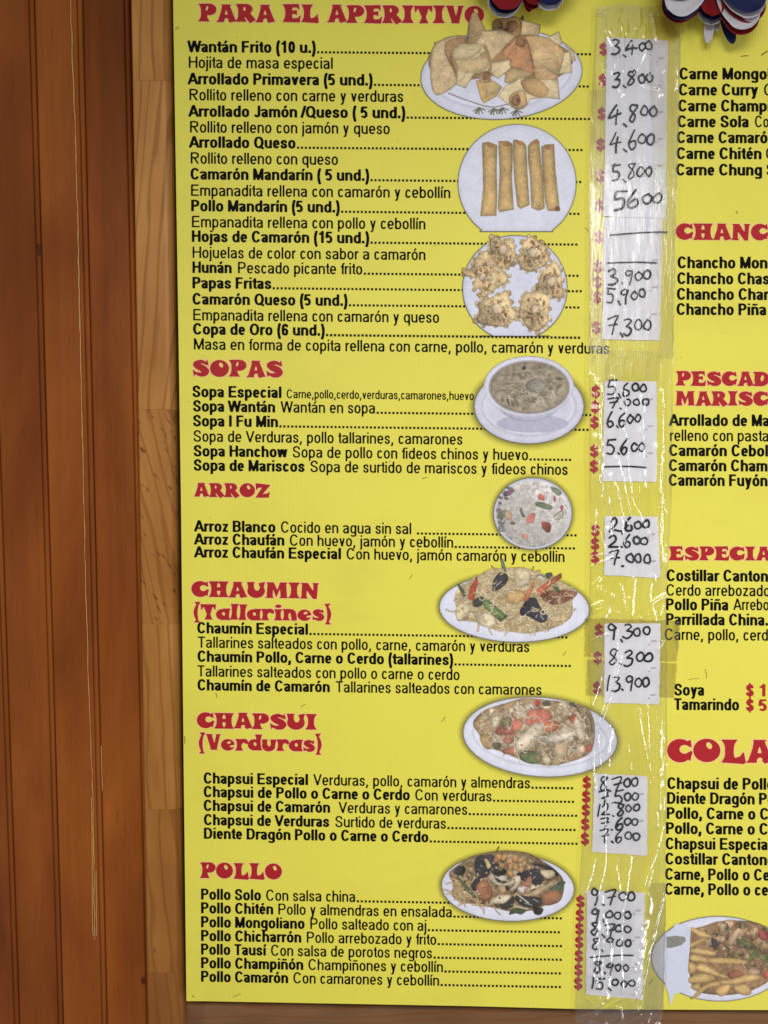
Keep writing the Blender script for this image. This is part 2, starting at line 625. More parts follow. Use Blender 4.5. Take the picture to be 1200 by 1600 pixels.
def glyph(ch, bold):
    A = advance(ch, bold)
    wd = .225 if bold else .146
    h = wd / 2
    ky = .70 if bold else .84
    v = h * ky
    sb = .035 if bold else .048
    L, R, X, D = sb, A - sb, .725, -.285
    S, clip = [], None
    BB, NN = (1, 1), (0, 0)
    base = ACC.get(ch, ch)
    cx = (L + R) / 2
    rx = (R - L) / 2 - h

    def ring(c0, r0, y0, y1, sq=2.35):
        c, r = (c0 + r0) / 2, (r0 - c0) / 2 - h
        return (el(c, (y0 + y1) / 2, r, (y1 - y0) / 2 - v, 0, 360, 24, sq), NN)

    def V(x, y0, y1):
        return ([(x, y0), (x, y1)], BB)

    def H(y, x0, x1):
        return ([(x0, y), (x1, y)], BB)

    def scurve(y0, y1):
        bx = lambda u: L + h * .9 + (R - L - 1.8 * h) * u
        by = lambda q_: y0 + v + (y1 - y0 - 2 * v) * q_
        q = [(.97, .74), (.80, .95), (.48, 1.0), (.16, .92), (.05, .74), (.2, .58), (.5, .5), (.82, .41), (.97, .24), (.84, .06), (.5, 0), (.16, .06), (0, .27)]
        return (crom([(bx(a), by(b)) for a, b in q], 4), BB)
    yc = X - h - rx * 1.0
    arch = lambda l, r: ([(r - h, 0), (r - h, X - v - ((r - l) / 2 - h))] + el((l + r) / 2, X - v - ((r - l) / 2 - h), (r - l) / 2 - h, (r - l) / 2 - h, 0, 180, 12), (1, 0))
    if base == 'o':
        S = [ring(L, R, -.012, X + .012)]
    elif base in 'nh':
        S = [V(L + h, 0, X if base == 'n' else 1), arch(L, R)]
    elif base == 'm':
        c = (L + R) / 2
        S = [V(L + h, 0, X), arch(L, c + h), arch(c - h, R)]
    elif base == 'u':
        S = [V(R - h, 0, X), ([(L + h, X), (L + h, v + rx)] + el(cx, v + rx, rx, rx, 180, 360, 12), (1, 0))]
    elif base == 'r':
        S = [V(L + h, 0, X), (el(R + .02, X - .30, R + .02 - L - h, .30 - v, 180, 88, 8), (0, 1))]
    elif base in 'iı':
        c = A / 2
        S = [V(c, 0, X)]
        if base == 'i':
            S.append(V(c, .86, 1))
    elif base == 'l':
        S = [V(A / 2, 0, 1)]
    elif base == 'j':
        c = A / 2
        S = [V(c, .86, 1), ([(c, X), (c, D + .13)] + el(c - .12, D + .13, .12, .13 - v, 0, -80, 6), BB)]
    elif base == 't':
        c = L + .06 + h
        S = [([(c, .93), (c, .17)] + el(c + .12, .17, .12, .17 - v, 180, 275, 6), BB), H(X - v, L - .03, R + .03)]
    elif base == 'f':
        c = L + .07 + h
        S = [([(c, 0), (c, .83)] + el(c + .13, .83, .13, .17 - v, 180, 88, 6), BB), H(X - v, L - .02, R + .03)]
    elif base == 'a':
        xr = R - h - .015
        S = [([(xr, .12), (xr, .5)] + el((L + .03 + xr) / 2, X - .20, (xr - L - .03) / 2, .20 - v, 0, 158, 12), (0, 1)),
             V(xr, 0, .3),
             (crom([(xr, .43), (xr - .15, .41), (L + h + .06, .35), (L + h - .005, .2), (L + h + .05, v + .02), (cx - .04, v - .012), (xr - .07, .12), (xr, .26)], 5), NN)]
    elif base == 'e':
        S = [(el(cx, X / 2, rx, X / 2 - v + .012, 0, 322, 22), BB), H(X / 2 - .005, L + h, R - h * .2)]
    elif base == 'c':
        S = [(el(cx, X / 2, rx, X / 2 - v + .012, 30, 330, 20), BB)]
    elif base == 's':
        S = [scurve(-.012, X + .012)]
    elif base in 'bp':
        S = [ring(L, R, -.012, X + .012), V(L + h, 0 if base == 'b' else D, 1 if base == 'b' else X)]
    elif base in 'dq':
        S = [ring(L, R, -.012, X + .012), V(R - h, 0 if base == 'd' else D, 1 if base == 'd' else X)]
    elif base == 'g':
        S = [ring(L, R, 0, X + .012), ([(R - h, X), (R - h, D + .17)] + el(cx, D + .17, rx, .17 - v, 0, -160, 10), BB)]
    elif base == 'k':
        S = [V(L + h, 0, 1), ([(R - h * .6, X + .1), (L + h, .24)], NN), ([(L + .42 * (R - L), .42), (R - h * .4, -.1)], NN)]
        clip = (0, 1)
    elif base in 'vy':
        S = [([(L + h * .5, X + .15), (cx, h * .3)], NN), ([(R - h * .5, X + .15), (cx, h * .3)], NN)]
        x2 = L + h * .5
        k = (cx - (L + h * .5)) / (X + .15 - h * .3)
        S = [([(x2 - k * 0, X + .15), (cx, h * .2)], NN), ([(R - h * .5, X + .15), (cx, h * .2)], NN)]
        clip = (0, X)
        if base == 'y':
            S[1] = ([(R - h * .5, X + .15), (cx - k * .2, h * .2 - .2 + .0)], NN)
            S.append(([(cx - k * .2, -.18), (cx - .10, D + v), (cx - .20, D + v)], (0, 1)))
            clip = (D, X)
    elif base == 'w':
        q = (R - L) / 4
        S = [([(L + h * .5, X + .1), (L + q, 0)], NN), ([(L + q, 0), (cx, X + .1)], NN), ([(cx, X + .1), (R - q, 0)], NN), ([(R - q, 0), (R - h * .5, X + .1)], NN)]
        clip = (0, X)
    elif base == 'x':
        S = [([(L, -.1), (R, X + .1)], NN), ([(L, X + .1), (R, -.1)], NN)]
        clip = (0, X)
    elif base == 'z':
        S = [H(X - v, L, R), H(v, L, R), ([(L + h, v), (R - h, X - v)], NN)]
        clip = (0, X)
    elif base == 'A':
        S = [([(L - .02, -.1), (cx, 1.0)], NN), ([(R + .02, -.1), (cx, 1.0)], NN), H(.31, L + .14, R - .14)]
        clip = (0, 1)
    elif base in 'BPR':
        r_ = R - (.02 if base != 'P' else 0)
        top0 = .46 if base != 'P' else .40
        S = [V(L + h, 0, 1), ([(L + h, 1 - v), (cx, 1 - v)] + el(cx, (1 + top0) / 2, r_ - h - cx, (1 - top0) / 2 - v, 90, -90, 12) + [(L + h, top0 + v)], NN)]
        if base == 'B':
            S.append(([(L + h, top0 + v), (cx, top0 + v)] + el(cx, (top0 + 2 * v) / 2, R - h - cx, top0 / 2, 90, -90, 12) + [(L + h, v)], NN))
        if base == 'R':
            S.append(([(cx - .06, top0 + v), (R - h * .4, -.1)], NN))
        clip = (0, 1)
    elif base in 'CG':
        S = [(el(cx, .5, rx, .512 - v, 30, 330, 22, 2.2), BB)]
        if base == 'G':
            S += [H(.42, cx + .02, R), V(R - h, .12, .42)]
    elif base == 'D':
        S = [V(L + h, 0, 1), ([(L + h, 1 - v), (cx - .05, 1 - v)] + el(cx - .05, .5, R - h - cx + .05, .5 - v, 90, -90, 16) + [(L + h, v)], NN)]
    elif base in 'EF':
        S = [V(L + h, 0, 1), H(1 - v, L, R - .02), H(.52, L, R - .05)]
        if base == 'E':
            S.append(H(v, L, R))
    elif base == 'H':
        S = [V(L + h, 0, 1), V(R - h, 0, 1), H(.53, L, R)]
    elif base == 'I':
        S = [V(A / 2, 0, 1)]
    elif base == 'J':
        S = [([(R - h, 1), (R - h, .28)] + el(cx, .28, rx, .28 - v + .01, 0, -165, 10), BB)]
    elif base == 'L':
        S = [V(L + h, 0, 1), H(v, L, R)]
    elif base == 'M':
        S = [V(L + h, 0, 1), V(R - h, 0, 1), ([(L + h, 1.02), (cx, .06)], NN), ([(R - h, 1.02), (cx, .06)], NN)]
        clip = (0, 1)
    elif base == 'N':
        S = [V(L + h, 0, 1), V(R - h, 0, 1), ([(L + h, 1), (R - h, 0)], NN)]
        clip = (0, 1)
    elif base in 'OQ0':
        S = [(el(cx, .5, rx, .512 - v, 0, 360, 26, 2.15), NN)]
        if base == 'Q':
            S.append(([(cx + .06, .22), (R - .01, -.06)], BB))
    elif base == 'S':
        S = [scurve(-.012, 1.012)]
    elif base == 'T':
        S = [V(cx, 0, 1), H(1 - v, L - .02, R + .02)]
    elif base == 'U':
        S = [([(L + h, 1), (L + h, .33)] + el(cx, .33, rx, .34 - v, 180, 360, 14) + [(R - h, 1)], BB)]
    elif base == 'V':
        S = [([(L - .01, 1.1), (cx, h * .3)], NN), ([(R + .01, 1.1), (cx, h * .3)], NN)]
        clip = (0, 1)
    elif base == 'W':
        q = (R - L) / 4
        S = [([(L, 1.1), (L + q, 0)], NN), ([(L + q, 0), (cx, 1.05)], NN), ([(cx, 1.05), (R - q, 0)], NN), ([(R - q, 0), (R, 1.1)], NN)]
        clip = (0, 1)
    elif base == '1':
        c = cx + .06
        S = [V(c, 0, 1), ([(c, .98), (c - .1, .83), (L + .06, .74)], (0, 1))]
    elif base == '5':
        S = [([(R - .04, 1 - v), (L + .12, 1 - v), (L + .07, .50), (cx, .62)] + el(cx - .01, .32, R - h - cx, .32 - v + .0, 75, -150, 14), BB)]
    elif base == '6':
        S = [ring(L, R, -.012, .63), (crom([(R - h, .76), (cx + .1, .93), (cx - .02, 1 - v + .01), (L + .15, .85), (L + h, .55), (L + h, .32)], 5), (1, 0))]
    elif base == '.':
        S = [V(A / 2, 0, wd * 1.05)]
    elif base == ',':
        S = [([(A / 2, wd), (A / 2, .0), (A / 2 - .07, -.19)], BB)]
    elif base in '()':
        q = crom([(R - h * .7, 1.04), (L + h + .03, .72), (L + h, .38), (L + h + .03, .04), (R - h * .7, -.29)], 5)
        if base == ')':
            q = [(A - a, b) for a, b in q]
        S = [(q, BB)]
    elif base == '/':
        S = [([(L - .02, -.02), (R + .02, 1.02)], BB)]
    elif base == '$':
        S = [scurve(-.01, 1.01), ([(cx, -.14), (cx, 1.13)], BB, h * .55)]
    else:
        raise ValueError(ch)
    st = 1 / 20
    x0, y0 = -.11, -.40
    nx, ny = int((A + .22) / st) + 2, int(1.62 / st) + 2
    Xg, Yg = np.meshgrid(x0 + np.arange(nx) * st, y0 + np.arange(ny) * st)
    sq = lambda ss: [([(a_, b_ / ky) for a_, b_ in s_[0]],) + tuple(s_[1:]) for s_ in ss]
    Fd = stroke_field(Xg, Yg / ky, sq(S), h)
    if clip:
        Fd = np.minimum(Fd, np.minimum(Yg - clip[0], clip[1] - Yg))
    if ch in 'áéíóú':
        Fd = np.maximum(Fd, stroke_field(Xg, Yg / ky, sq([([(cx - .04, .80), (cx + .10, 1.02)], BB)]), h * .9))
    if ch == 'ñ':
        Fd = np.maximum(Fd, stroke_field(Xg, Yg / ky, sq([(crom([(cx - .17, .85), (cx - .08, .93), (cx + .05, .86), (cx + .16, .94)], 4), BB)]), h * .75))
    return msq(Fd, x0, y0, st) + (A,)


GC = {}


def gget(ch, bold):
    if (ch, bold) not in GC:
        GC[(ch, bold)] = glyph(ch, bold)
    return GC[(ch, bold)]


def text_width(t, bold):
    return sum(advance(c, bold) for c in t)


def slope(x, y):
    if x > 1020:
        return 0.001 + 0.000006 * y
    return 0.0068 + 0.0000068 * y


def text(name, t, bold, x0, base, x1, cap=17.4, Y=-.0004, mat=None, upto=None, label=None):
    """set t so that it (or its first part, upto) spans photo x0..x1 on the board"""
    sx = (x1 - x0) / text_width(upto or t, bold)
    sl = slope(x0, base)
    Vs, Fs, u = [], [], 0.0
    k = 0
    for ch in t:
        if ch == ' ':
            u += advance(ch, bold)
            continue
        gv, gf, A = gget(ch, bold)
        px = x0 + (gv[:, 0] + u) * sx
        py = base + sl * (px - x0) - gv[:, 1] * cap
        Vs.append(np.column_stack([px, py]))
        Fs += [tuple(q + k for q in f) for f in gf]
        k += len(gv)
        u += A
    V = np.vstack(Vs)
    return mk(name, P(V[:, 0], V[:, 1], Y), Fs, mat or M_BLACK, BOARD, label=label)


def dots(x0, x1, y, base_x, Y=-.0004, size=3.4, pitch=6.15):
    V, Fs = [], []
    x = x0 + 1.5
    sl = slope(base_x, y)
    while x < x1:
        k = len(V)
        yy = y + sl * (x - base_x)
        s = size
        V += [(x, yy - s), (x + s, yy - s), (x + s, yy), (x, yy)]
        Fs.append((k, k + 1, k + 2, k + 3))
        x += pitch
    V = np.array(V)
    return mk('dot_leader', P(V[:, 0], V[:, 1], Y), Fs, M_BLACK, BOARD)


# (bold text, x0, x1, regular text, x0, x1, baseline, end of dots or None)
LINES = [
    ('Wantán Frito (10 u.)', 293.5, 494, '', 0, 0, 81.4, 921),
    ('', 0, 0, 'Hojita de masa especial', 294, 521, 106, None),
    ('Arrollado Primavera (5 und.)', 294, 583, '', 0, 0, 131.6, 920),
    ('', 0, 0, 'Rollito relleno con carne y verduras', 295, 631, 156.7, None),
    ('Arrollado Jamón /Queso ( 5 und.)', 295, 634, '', 0, 0, 182.2, 921),
    ('', 0, 0, 'Rollito relleno con jamón y queso', 296, 610, 207, None),
    ('Arrollado Queso', 296, 462.5, '', 0, 0, 230.6, 911),
    ('', 0, 0, 'Rollito relleno con queso', 297, 529, 255.7, None),
    ('Camarón Mandarín ( 5 und.)', 297, 577.5, '', 0, 0, 280.3, 905),
    ('', 0, 0, 'Empanadita rellena con camarón y cebollín', 297.5, 704.5, 306, None),
    ('Pollo Mandarín (5 und.)', 298, 531.5, '', 0, 0, 330, 906),
    ('', 0, 0, 'Empanadita rellena con pollo y cebollín', 299, 665.6, 355, None),
    ('Hojas de Camarón (15 und.)', 299, 577.5, '', 0, 0, 377.8, 904),
    ('', 0, 0, 'Hojuelas de color con sabor a camarón', 300, 665.6, 403, None),
    ('Hunán', 300, 362.6, 'Pescado picante frito', 371, 567, 426.3, 904),
    ('Papas Fritas', 300, 424.5, '', 0, 0, 450.4, 906),
    ('Camarón Queso (5 und.)', 300, 543.7, '', 0, 0, 475.7, 904),
    ('', 0, 0, 'Empanadita rellena con camarón y queso', 301, 687, 500.5, None),
    ('Copa de Oro (6 und.)', 301, 508, '', 0, 0, 522.6, 905),
    ('', 0, 0, 'Masa en forma de copita rellena con carne, pollo, camarón y verduras', 302, 953, 546.2, None),
    ('Sopa Especial', 300, 440.6, '', 0, 0, 620.3, None),
    ('Sopa Wantán', 301, 430.5, 'Wantán en sopa', 438.4, 587, 643, 921),
    ('Sopa I Fu Min', 301, 435, '', 0, 0, 666, 919),
    ('', 0, 0, 'Sopa de Verduras, pollo tallarines, camarones', 301.5, 723.5, 690, None),
    ('Sopa Hanchow', 302, 449, 'Sopa de pollo con fideos chinos y huevo', 456.4, 826, 713, 890),
    ('Sopa de Mariscos', 302, 476.6, 'Sopa de surtido de mariscos y fideos chinos', 484, 888, 735.3, None),
    ('Arroz Blanco', 304, 431, 'Cocido en agua sin sal', 438, 643.5, 830.5, 898),
    ('Arroz Chaufán', 304, 445, 'Con huevo, jamón y cebollín', 452, 709, 850.8, 900),
    ('Arroz Chaufán Especial', 304, 533.6, 'Con huevo, jamón camarón y cebollin', 540.7, 883, 871, None),
    ('Chaumín Especial', 307.5, 482, '', 0, 0, 989.5, 886),
    ('', 0, 0, 'Tallarines salteados con pollo, carne, camarón y verduras', 308.6, 828, 1012, None),
    ('Chaumín Pollo, Carne o Cerdo (tallarines)', 308, 708.7, '', 0, 0, 1033.9, 892),
    ('', 0, 0, 'Tallarines salteados con pollo o carne o cerdo', 308, 719, 1057, None),
    ('Chaumín de Camarón', 308, 516, 'Tallarines salteados con camarones', 524, 847, 1078.7, None),
    ('Chapsui Especial', 317.6, 482, 'Verduras, pollo, camarón y almendras', 489.4, 829, 1224.3, 897),
    ('Chapsui de Pollo o Carne o Cerdo', 317.6, 641, 'Con verduras', 648, 769, 1245.5, 899),
    ('Chapsui de Camarón', 317.6, 516.4, 'Verduras y camarones', 529, 731, 1267, 900),
    ('Chapsui de Verduras', 318, 515, 'Surtido de verduras', 523, 697.6, 1289.2, 900),
    ('Diente Dragón Pollo o Carne o Cerdo', 318, 670, '', 0, 0, 1310.6, 900),
    ('Pollo Solo', 313.5, 408.4, 'Con salsa china', 415, 556, 1405.6, 876),
    ('Pollo Chitén', 313.5, 427.5, 'Pollo y almendras en ensalada', 434, 707, 1427, 876),
    ('Pollo Mongoliano', 313.5, 476.6, 'Pollo salteado con aj', 484, 667, 1448.8, 877),
    ('Pollo Chicharrón', 313.5, 471.4, 'Pollo arrebozado y frito', 478.5, 682.5, 1470.3, 876),
    ('Pollo Tausí', 313.5, 416, 'Con salsa de porotos negros', 422.6, 676, 1491.5, 876),
    ('Pollo Champiñón', 313.5, 474.4, 'Champiñones y cebollín', 481, 693, 1512.8, 877),
    ('Pollo Camarón', 313.5, 450.8, 'Con camarones y cebollín', 457.5, 687, 1534, 877),
]
for bt, b0, b1, rt, r0, r1, base, dend in LINES:
    cap = 18.2 - base * .0006
    bx = b0 if bt else r0
    if bt:
        text('item_name', bt, True, b0, base, b1, cap)
    if rt:
        yb = base + (slope(bx, base) * (r0 - bx) if bt else 0)
        text('item_description', rt, False, r0, yb, r1, cap)
    if dend:
        ex = (r1 if rt else b1)
        if bt == 'Arroz Blanco':
            ex = 650
        dots(ex, dend, base + .4, bx, Y=-.0012 if bt == 'Copa de Oro (6 und.)' else -.0004)
text('item_description', 'Carne,pollo,cerdo,verduras,camarones,huevo', False, 447.4, 622.0, 741, 13.6)

# right-hand column: (bold, x0, text that ends at x1, x1, regular, x0, baseline)
RIGHT = [
    ('Carne Mongoliano', 1061, 'Carne Mongo', 1199, '', 0, '', 0, 124),
    ('Carne Curry', 1060, 'Carne Curry', 1185, 'Con', 1193, 'C', 1208, 149),
    ('Carne Champiñón', 1059, 'Carne Champ', 1199, '', 0, '', 0, 174),
    ('Carne Sola', 1058, 'Carne Sola', 1170.7, 'Con', 1179, 'Co', 1202, 198.7),
    ('Carne Camarón', 1057, 'Carne Camaró', 1200, '', 0, '', 0, 223.5),
    ('Carne Chitén', 1056.5, 'Carne Chitén', 1190.7, 'Con', 1196, 'C', 1211, 248.5),
    ('Carne Chung', 1055.7, 'Carne Chung', 1191.5, 'Salsa', 1197, 'S', 1210, 274),
    ('Chancho Mongoliano', 1058, 'Chancho Mon', 1200, '', 0, '', 0, 419),
    ('Chancho Chasiu', 1057.6, 'Chancho Chas', 1203, '', 0, '', 0, 443.8),
    ('Chancho Champiñón', 1057, 'Chancho Cham', 1212, '', 0, '', 0, 468.3),
    ('Chancho Piña', 1056.5, 'Chancho Piña', 1198, '', 0, '', 0, 492),
    ('Arrollado de Mariscos', 1046, 'Arrollado de Ma', 1203, '', 0, '', 0, 665.3),
    ('', 0, '', 0, 'relleno con pasta', 1046, 'relleno con pasta', 1202, 689),
    ('Camarón Cebollín', 1045, 'Camarón Cebol', 1201, '', 0, '', 0, 712.5),
    ('Camarón Champiñón', 1044.5, 'Camarón Cham', 1200, '', 0, '', 0, 736),
    ('Camarón Fuyón', 1044.5, 'Camarón Fuyón', 1200, '', 0, '', 0, 759),
    ('Costillar Cantones', 1041, 'Costillar Canton', 1201, '', 0, '', 0, 908),
    ('', 0, '', 0, 'Cerdo arrebozado', 1040.5, 'Cerdo arrebozado', 1204, 930.7),
    ('Pollo Piña', 1040, 'Pollo Piña', 1138.7, 'Arrebozado', 1146, 'Arreb', 1192, 953.3),
    ('Parrillada China.', 1040, 'Parrillada China.', 1201, '', 0, '', 0, 976.5),
    ('', 0, '', 0, 'Carne, pollo, cerdo', 1038, 'Carne, pollo, cerd', 1201, 1000),
    ('Soya', 1053, 'Soya', 1101, '', 0, '', 0, 1086.7),
    ('Tamarindo', 1053, 'Tamarindo', 1155.5, '', 0, '', 0, 1109.3),
    ('Chapsui de Pollo', 1042, 'Chapsui de Poll', 1198, '', 0, '', 0, 1232.8),
    ('Diente Dragón Pollo', 1041.6, 'Diente Dragón P', 1199, '', 0, '', 0, 1256),
    ('Pollo, Carne o Cerdo', 1041, 'Pollo, Carne o C', 1202, '', 0, '', 0, 1279.5),
    ('Pollo, Carne o Cerdo', 1040, 'Pollo, Carne o C', 1201, '', 0, '', 0, 1303),
    ('Chapsui Especial', 1039.5, 'Chapsui Especia', 1200, '', 0, '', 0, 1327),
    ('Costillar Cantones', 1039, 'Costillar Canton', 1199, '', 0, '', 0, 1350.7),
    ('Carne, Pollo o Cerdo', 1038.7, 'Carne, Pollo o Ce', 1203, '', 0, '', 0, 1374.7),
    ('Carne, Pollo o cerdo', 1038, 'Carne, Pollo o ce', 1201, '', 0, '', 0, 1398),
]
for bt, b0, bu, b1, rt, r0, ru, r1, base in RIGHT:
    if bt:
        text('item_name', bt, True, b0, base, b1, 18.4, upto=bu)
    if rt:
        text('item_description', rt, False, r0, base, r1, 18.0, upto=ru)
text('price_sign', '$ 1', True, 1165, 1088, 1199, 18.5, mat=M_RED)
text('price_sign', '$ 5', True, 1165, 1111, 1199, 18.5, mat=M_RED)

SIGNS = [(943, 77), (942, 126), (940, 178), (938.5, 226), (938, 275), (936.5, 322), (936, 370.5), (934.5, 417), (934, 441), (933, 464.5), (932, 512),
         (931, 612), (930, 636), (929, 660), (928.5, 705), (928, 729), (930.5, 829), (930, 850), (930, 871), (936, 985), (934, 1028), (933, 1075),
         (917, 1223), (916, 1245), (915.5, 1266), (914.5, 1288), (914, 1311),
         (907, 1409), (906, 1430.5), (905.5, 1451.5), (905, 1472.5), (904.5, 1494), (904, 1515.5), (903.5, 1537)]
for k, (x, y) in enumerate(SIGNS):
    text('price_sign', '$', True, x - 7.5, y + 8.6, x + 7.5, 17.6, mat=M_RED, Y=-.0004 - .00025 * (k % 2))


# ------------------------------------------------------------------ flared red display headings
def flare(x0, x1, m, f, y0=0.0, y1=1.0, p=3):
    L_, R_ = [], []
    for k in range(13):
        t = k / 12
        c = x0 + (x1 - x0) * t
        hw = m * .9 + (f * 1.06 - m * .9) * abs(2 * t - 1) ** p
        y = y0 + (y1 - y0) * t
        L_.append((c - hw, y))
        R_.append((c + hw, y))
    return ('+', L_ + R_[::-1])


def ell(cx, cy, rx, ry, rot=0, sign='+'):
    r = math.radians(rot)
    return (sign, [(cx + rx * math.cos(a) * math.cos(r) - ry * math.sin(a) * math.sin(r),
                    cy + rx * math.cos(a) * math.sin(r) + ry * math.sin(a) * math.cos(r)) for a in [2 * math.pi * k / 36 for k in range(36)]])


def fat(pts, ws):
    q = crom([(x, y, w_) for (x, y), w_ in zip(pts, ws)], 6)
    return ('s', q)


SPL = [fat([(.80, .72), (.62, .86), (.42, .87), (.24, .74), (.34, .60), (.60, .47), (.76, .30), (.66, .14), (.42, .12), (.18, .22)], [.05, .10, .12, .16, .18, .20, .18, .14, .12, .05]),
       ('+', [(.70, .80), (.84, 1.02), (.92, .62), (.80, .70)]), ('+', [(.30, .20), (.05, .42), (.12, -.02), (.2, .12)])]
W = {
    'P': (.92, [flare(.27, .28, .17, .30), ell(.55, .68, .37, .33), ('+', [(.02, 1), (.6, 1.01), (.5, .8), (.2, .8)]), ell(.43, .74, .06, .15, -15, '-')]),
    'A': (1.02, [('+', [(.20, 1), (.82, 1), (.70, .92), (.98, .16), (1.06, .06), (.72, -.02), (.60, .14), (.40, .14), (.43, 0), (-.03, 0), (.09, .10), (.34, .92)]),
                 ('+', [(.3, .95), (.7, .95), (.8, .3), (.2, .3)]),
                 ('-', [(.51, .74), (.43, .42), (.60, .42)]), ell(.53, .06, .12, .17, 0, '-'), ('+', [(.60, .10), (.72, -.05), (.90, .12), (.72, .22)])]),
    'R': (1.0, [flare(.27, .27, .17, .28), ell(.50, .72, .36, .29), ('+', [(.02, 1), (.55, 1.01), (.5, .8), (.2, .8)]), ('+', [(.40, .52), (.72, .50), (1.04, .10), (.72, -.08), (.45, .30)]),
                ell(.44, .72, .06, .13, 0, '-')]),
    'E': (.94, [flare(.30, .30, .19, .32), ('+', [(.04, 1), (.84, 1.02), (.86, .64), (.74, .82), (.35, .82)]), ('+', [(.35, .60), (.74, .68), (.74, .34), (.64, .46), (.35, .44)]),
                ('+', [(0, 0), (.88, -.03), (.94, .42), (.78, .22), (.35, .18)])]),
    'L': (.94, [flare(.32, .32, .18, .31), ('+', [(0, 0), (.86, -.06), (.94, .0), (.86, .48), (.72, .27), (.4, .16)])]),
    'T': (.98, [('+', [(.02, 1), (.98, 1), (.94, .60), (.78, .86), (.62, .34), (.76, 0), (.28, 0), (.42, .34), (.22, .86), (.07, .58)])]),
    'I': (.64, [flare(.32, .33, .18, .32)]),
    'V': (1.0, [('+', [(-.02, 1), (.48, 1), (.44, .92), (.58, .40), (.70, .92), (.64, 1), (1.02, 1), (.92, .90), (.74, .06), (.80, 0), (.30, 0), (.36, .06), (.10, .92)])]),
    'O': (1.06, [ell(.53, .5, .51, .51), ell(.62, .71, .105, .16, 25, '-')]),
    'S': (.96, SPL),
    'Z': (.98, [('+', [(.02, 1.04), (1.0, .92), (.48, .24), (.84, .32), (.96, .50), (.90, .0), (0, -.02), (.46, .74), (.20, .70), (.05, .52)])]),
    'C': (.96, [ell(.48, .5, .48, .51), ell(.66, .56, .20, .19, 0, '-'), ('-', [(.66, .70), (1.1, .62), (1.1, .46), (.66, .40)]), ('+', [(.68, .84), (.88, 1.0), (.92, .64), (.80, .70)]),
                ('+', [(.74, .40), (.94, .52), (.88, .04), (.74, .16)])]),
    'H': (1.04, [flare(.27, .27, .17, .29), flare(.78, .78, .17, .29), ('+', [(.2, .40), (.85, .40), (.85, .62), (.2, .62)])]),
    'U': (1.0, [ell(.5, .43, .48, .45), ell(.55, .74, .17, .30, 0, '-'), ('-', [(.40, .8), (.70, .8), (.72, 1.2), (.38, 1.2)]), ('+', [(.0, 1.0), (.46, 1.0), (.36, .86), (.30, .55), (.08, .6)]),
                ('+', [(.62, .92), (1.0, 1.02), (.90, .6), (.74, .6)])]),
    'M': (1.24, [('+', [(.02, 1), (.46, 1), (.66, .5), (.80, 1), (1.24, 1), (1.14, .9), (1.18, .08), (1.26, 0), (.74, 0), (.84, .1), (.80, .6), (.60, .02), (.42, .58), (.40, .1), (.48, 0), (-.02, 0), (.08, .1), (.12, .9)])]),
    'N': (1.08, [('+', [(.02, 1), (.44, 1), (.74, .46), (.74, .9), (.66, 1), (1.08, 1), (.98, .9), (.92, -.02), (.72, -.02), (.36, .54), (.36, .1), (.46, 0), (-.02, 0), (.08, .1), (.12, .9)])]),
    'D': (1.0, [flare(.27, .27, .17, .29), ell(.50, .5, .48, .49), ('-', [(-.2, -.2), (.06, -.2), (.06, 1.2), (-.2, 1.2)]), flare(.27, .27, .18, .30), ell(.53, .55, .10, .22, -10, '-')]),
    'a': (.86, [ell(.40, .35, .40, .36), flare(.66, .68, .15, .22, 0, .74), ell(.47, .40, .10, .12, 20, '-')]),
    'l': (.52, [flare(.24, .30, .17, .25, 0, 1.02)]),
    'r': (.80, [flare(.26, .26, .16, .26, 0, .74), fat([(.30, .42), (.46, .62), (.66, .60), (.76, .48)], [.12, .12, .13, .06])]),
    'i': (.54, [flare(.27, .27, .17, .26, 0, .72), ell(.28, .92, .20, .11)]),
    'n': (.92, [flare(.22, .22, .15, .23, 0, .74), fat([(.28, .46), (.46, .62), (.64, .52), (.70, .25), (.72, .12)], [.1, .11, .16, .17, .14]), ('+', [(.52, .0), (.90, .0), (.84, .2), (.56, .2)])]),
    'e': (.88, [ell(.43, .36, .43, .37), ell(.50, .50, .13, .08, 15, '-'), ('-', [(.52, .30), (1.0, .40), (1.0, .24), (.6, .20)])]),
    's': (.78, [('s', [(x * .84, y * .74, w_ * .78) for x, y, w_ in SPL[0][1]]), ('+', [(.56, .60), (.70, .76), (.74, .46)]), ('+', [(.25, .15), (.04, .30), (.08, -.02)])]),
    'd': (.88, [ell(.40, .35, .40, .36), flare(.68, .68, .15, .23, 0, 1.02), ell(.46, .40, .09, .13, 20, '-')]),
    'u': (.90, [ell(.43, .33, .42, .35), ell(.46, .56, .13, .26, 0, '-'), ('-', [(.34, .6), (.58, .6), (.58, 1), (.34, 1)]), ('+', [(.0, .74), (.38, .74), (.30, .4), (.06, .4)]), ('+', [(.54, .74), (.92, .74), (.84, .4), (.58, .4)])]),
    '(': (.50, [('+', crom([(.46, 1.12), (.24, .9), (.10, .45), (.22, 0), (.42, -.22), (.38, 0), (.34, .45), (.40, .9)], 5, True)), ('+', [(.12, 1.12), (.52, 1.14), (.44, .95), (.30, .95)]), ('+', [(.10, -.22), (.50, -.22), (.38, -.05), (.26, -.05)])]),
    ')': (.50, [('+', crom([(.06, 1.12), (.28, .9), (.42, .45), (.30, 0), (.10, -.22), (.14, 0), (.18, .45), (.12, .9)], 5, True)), ('+', [(.0, 1.12), (.40, 1.14), (.24, .95), (.08, .95)]), ('+', [(.02, -.22), (.42, -.22), (.26, -.05), (.14, -.05)])]),
    ' ': (.42, []),
}


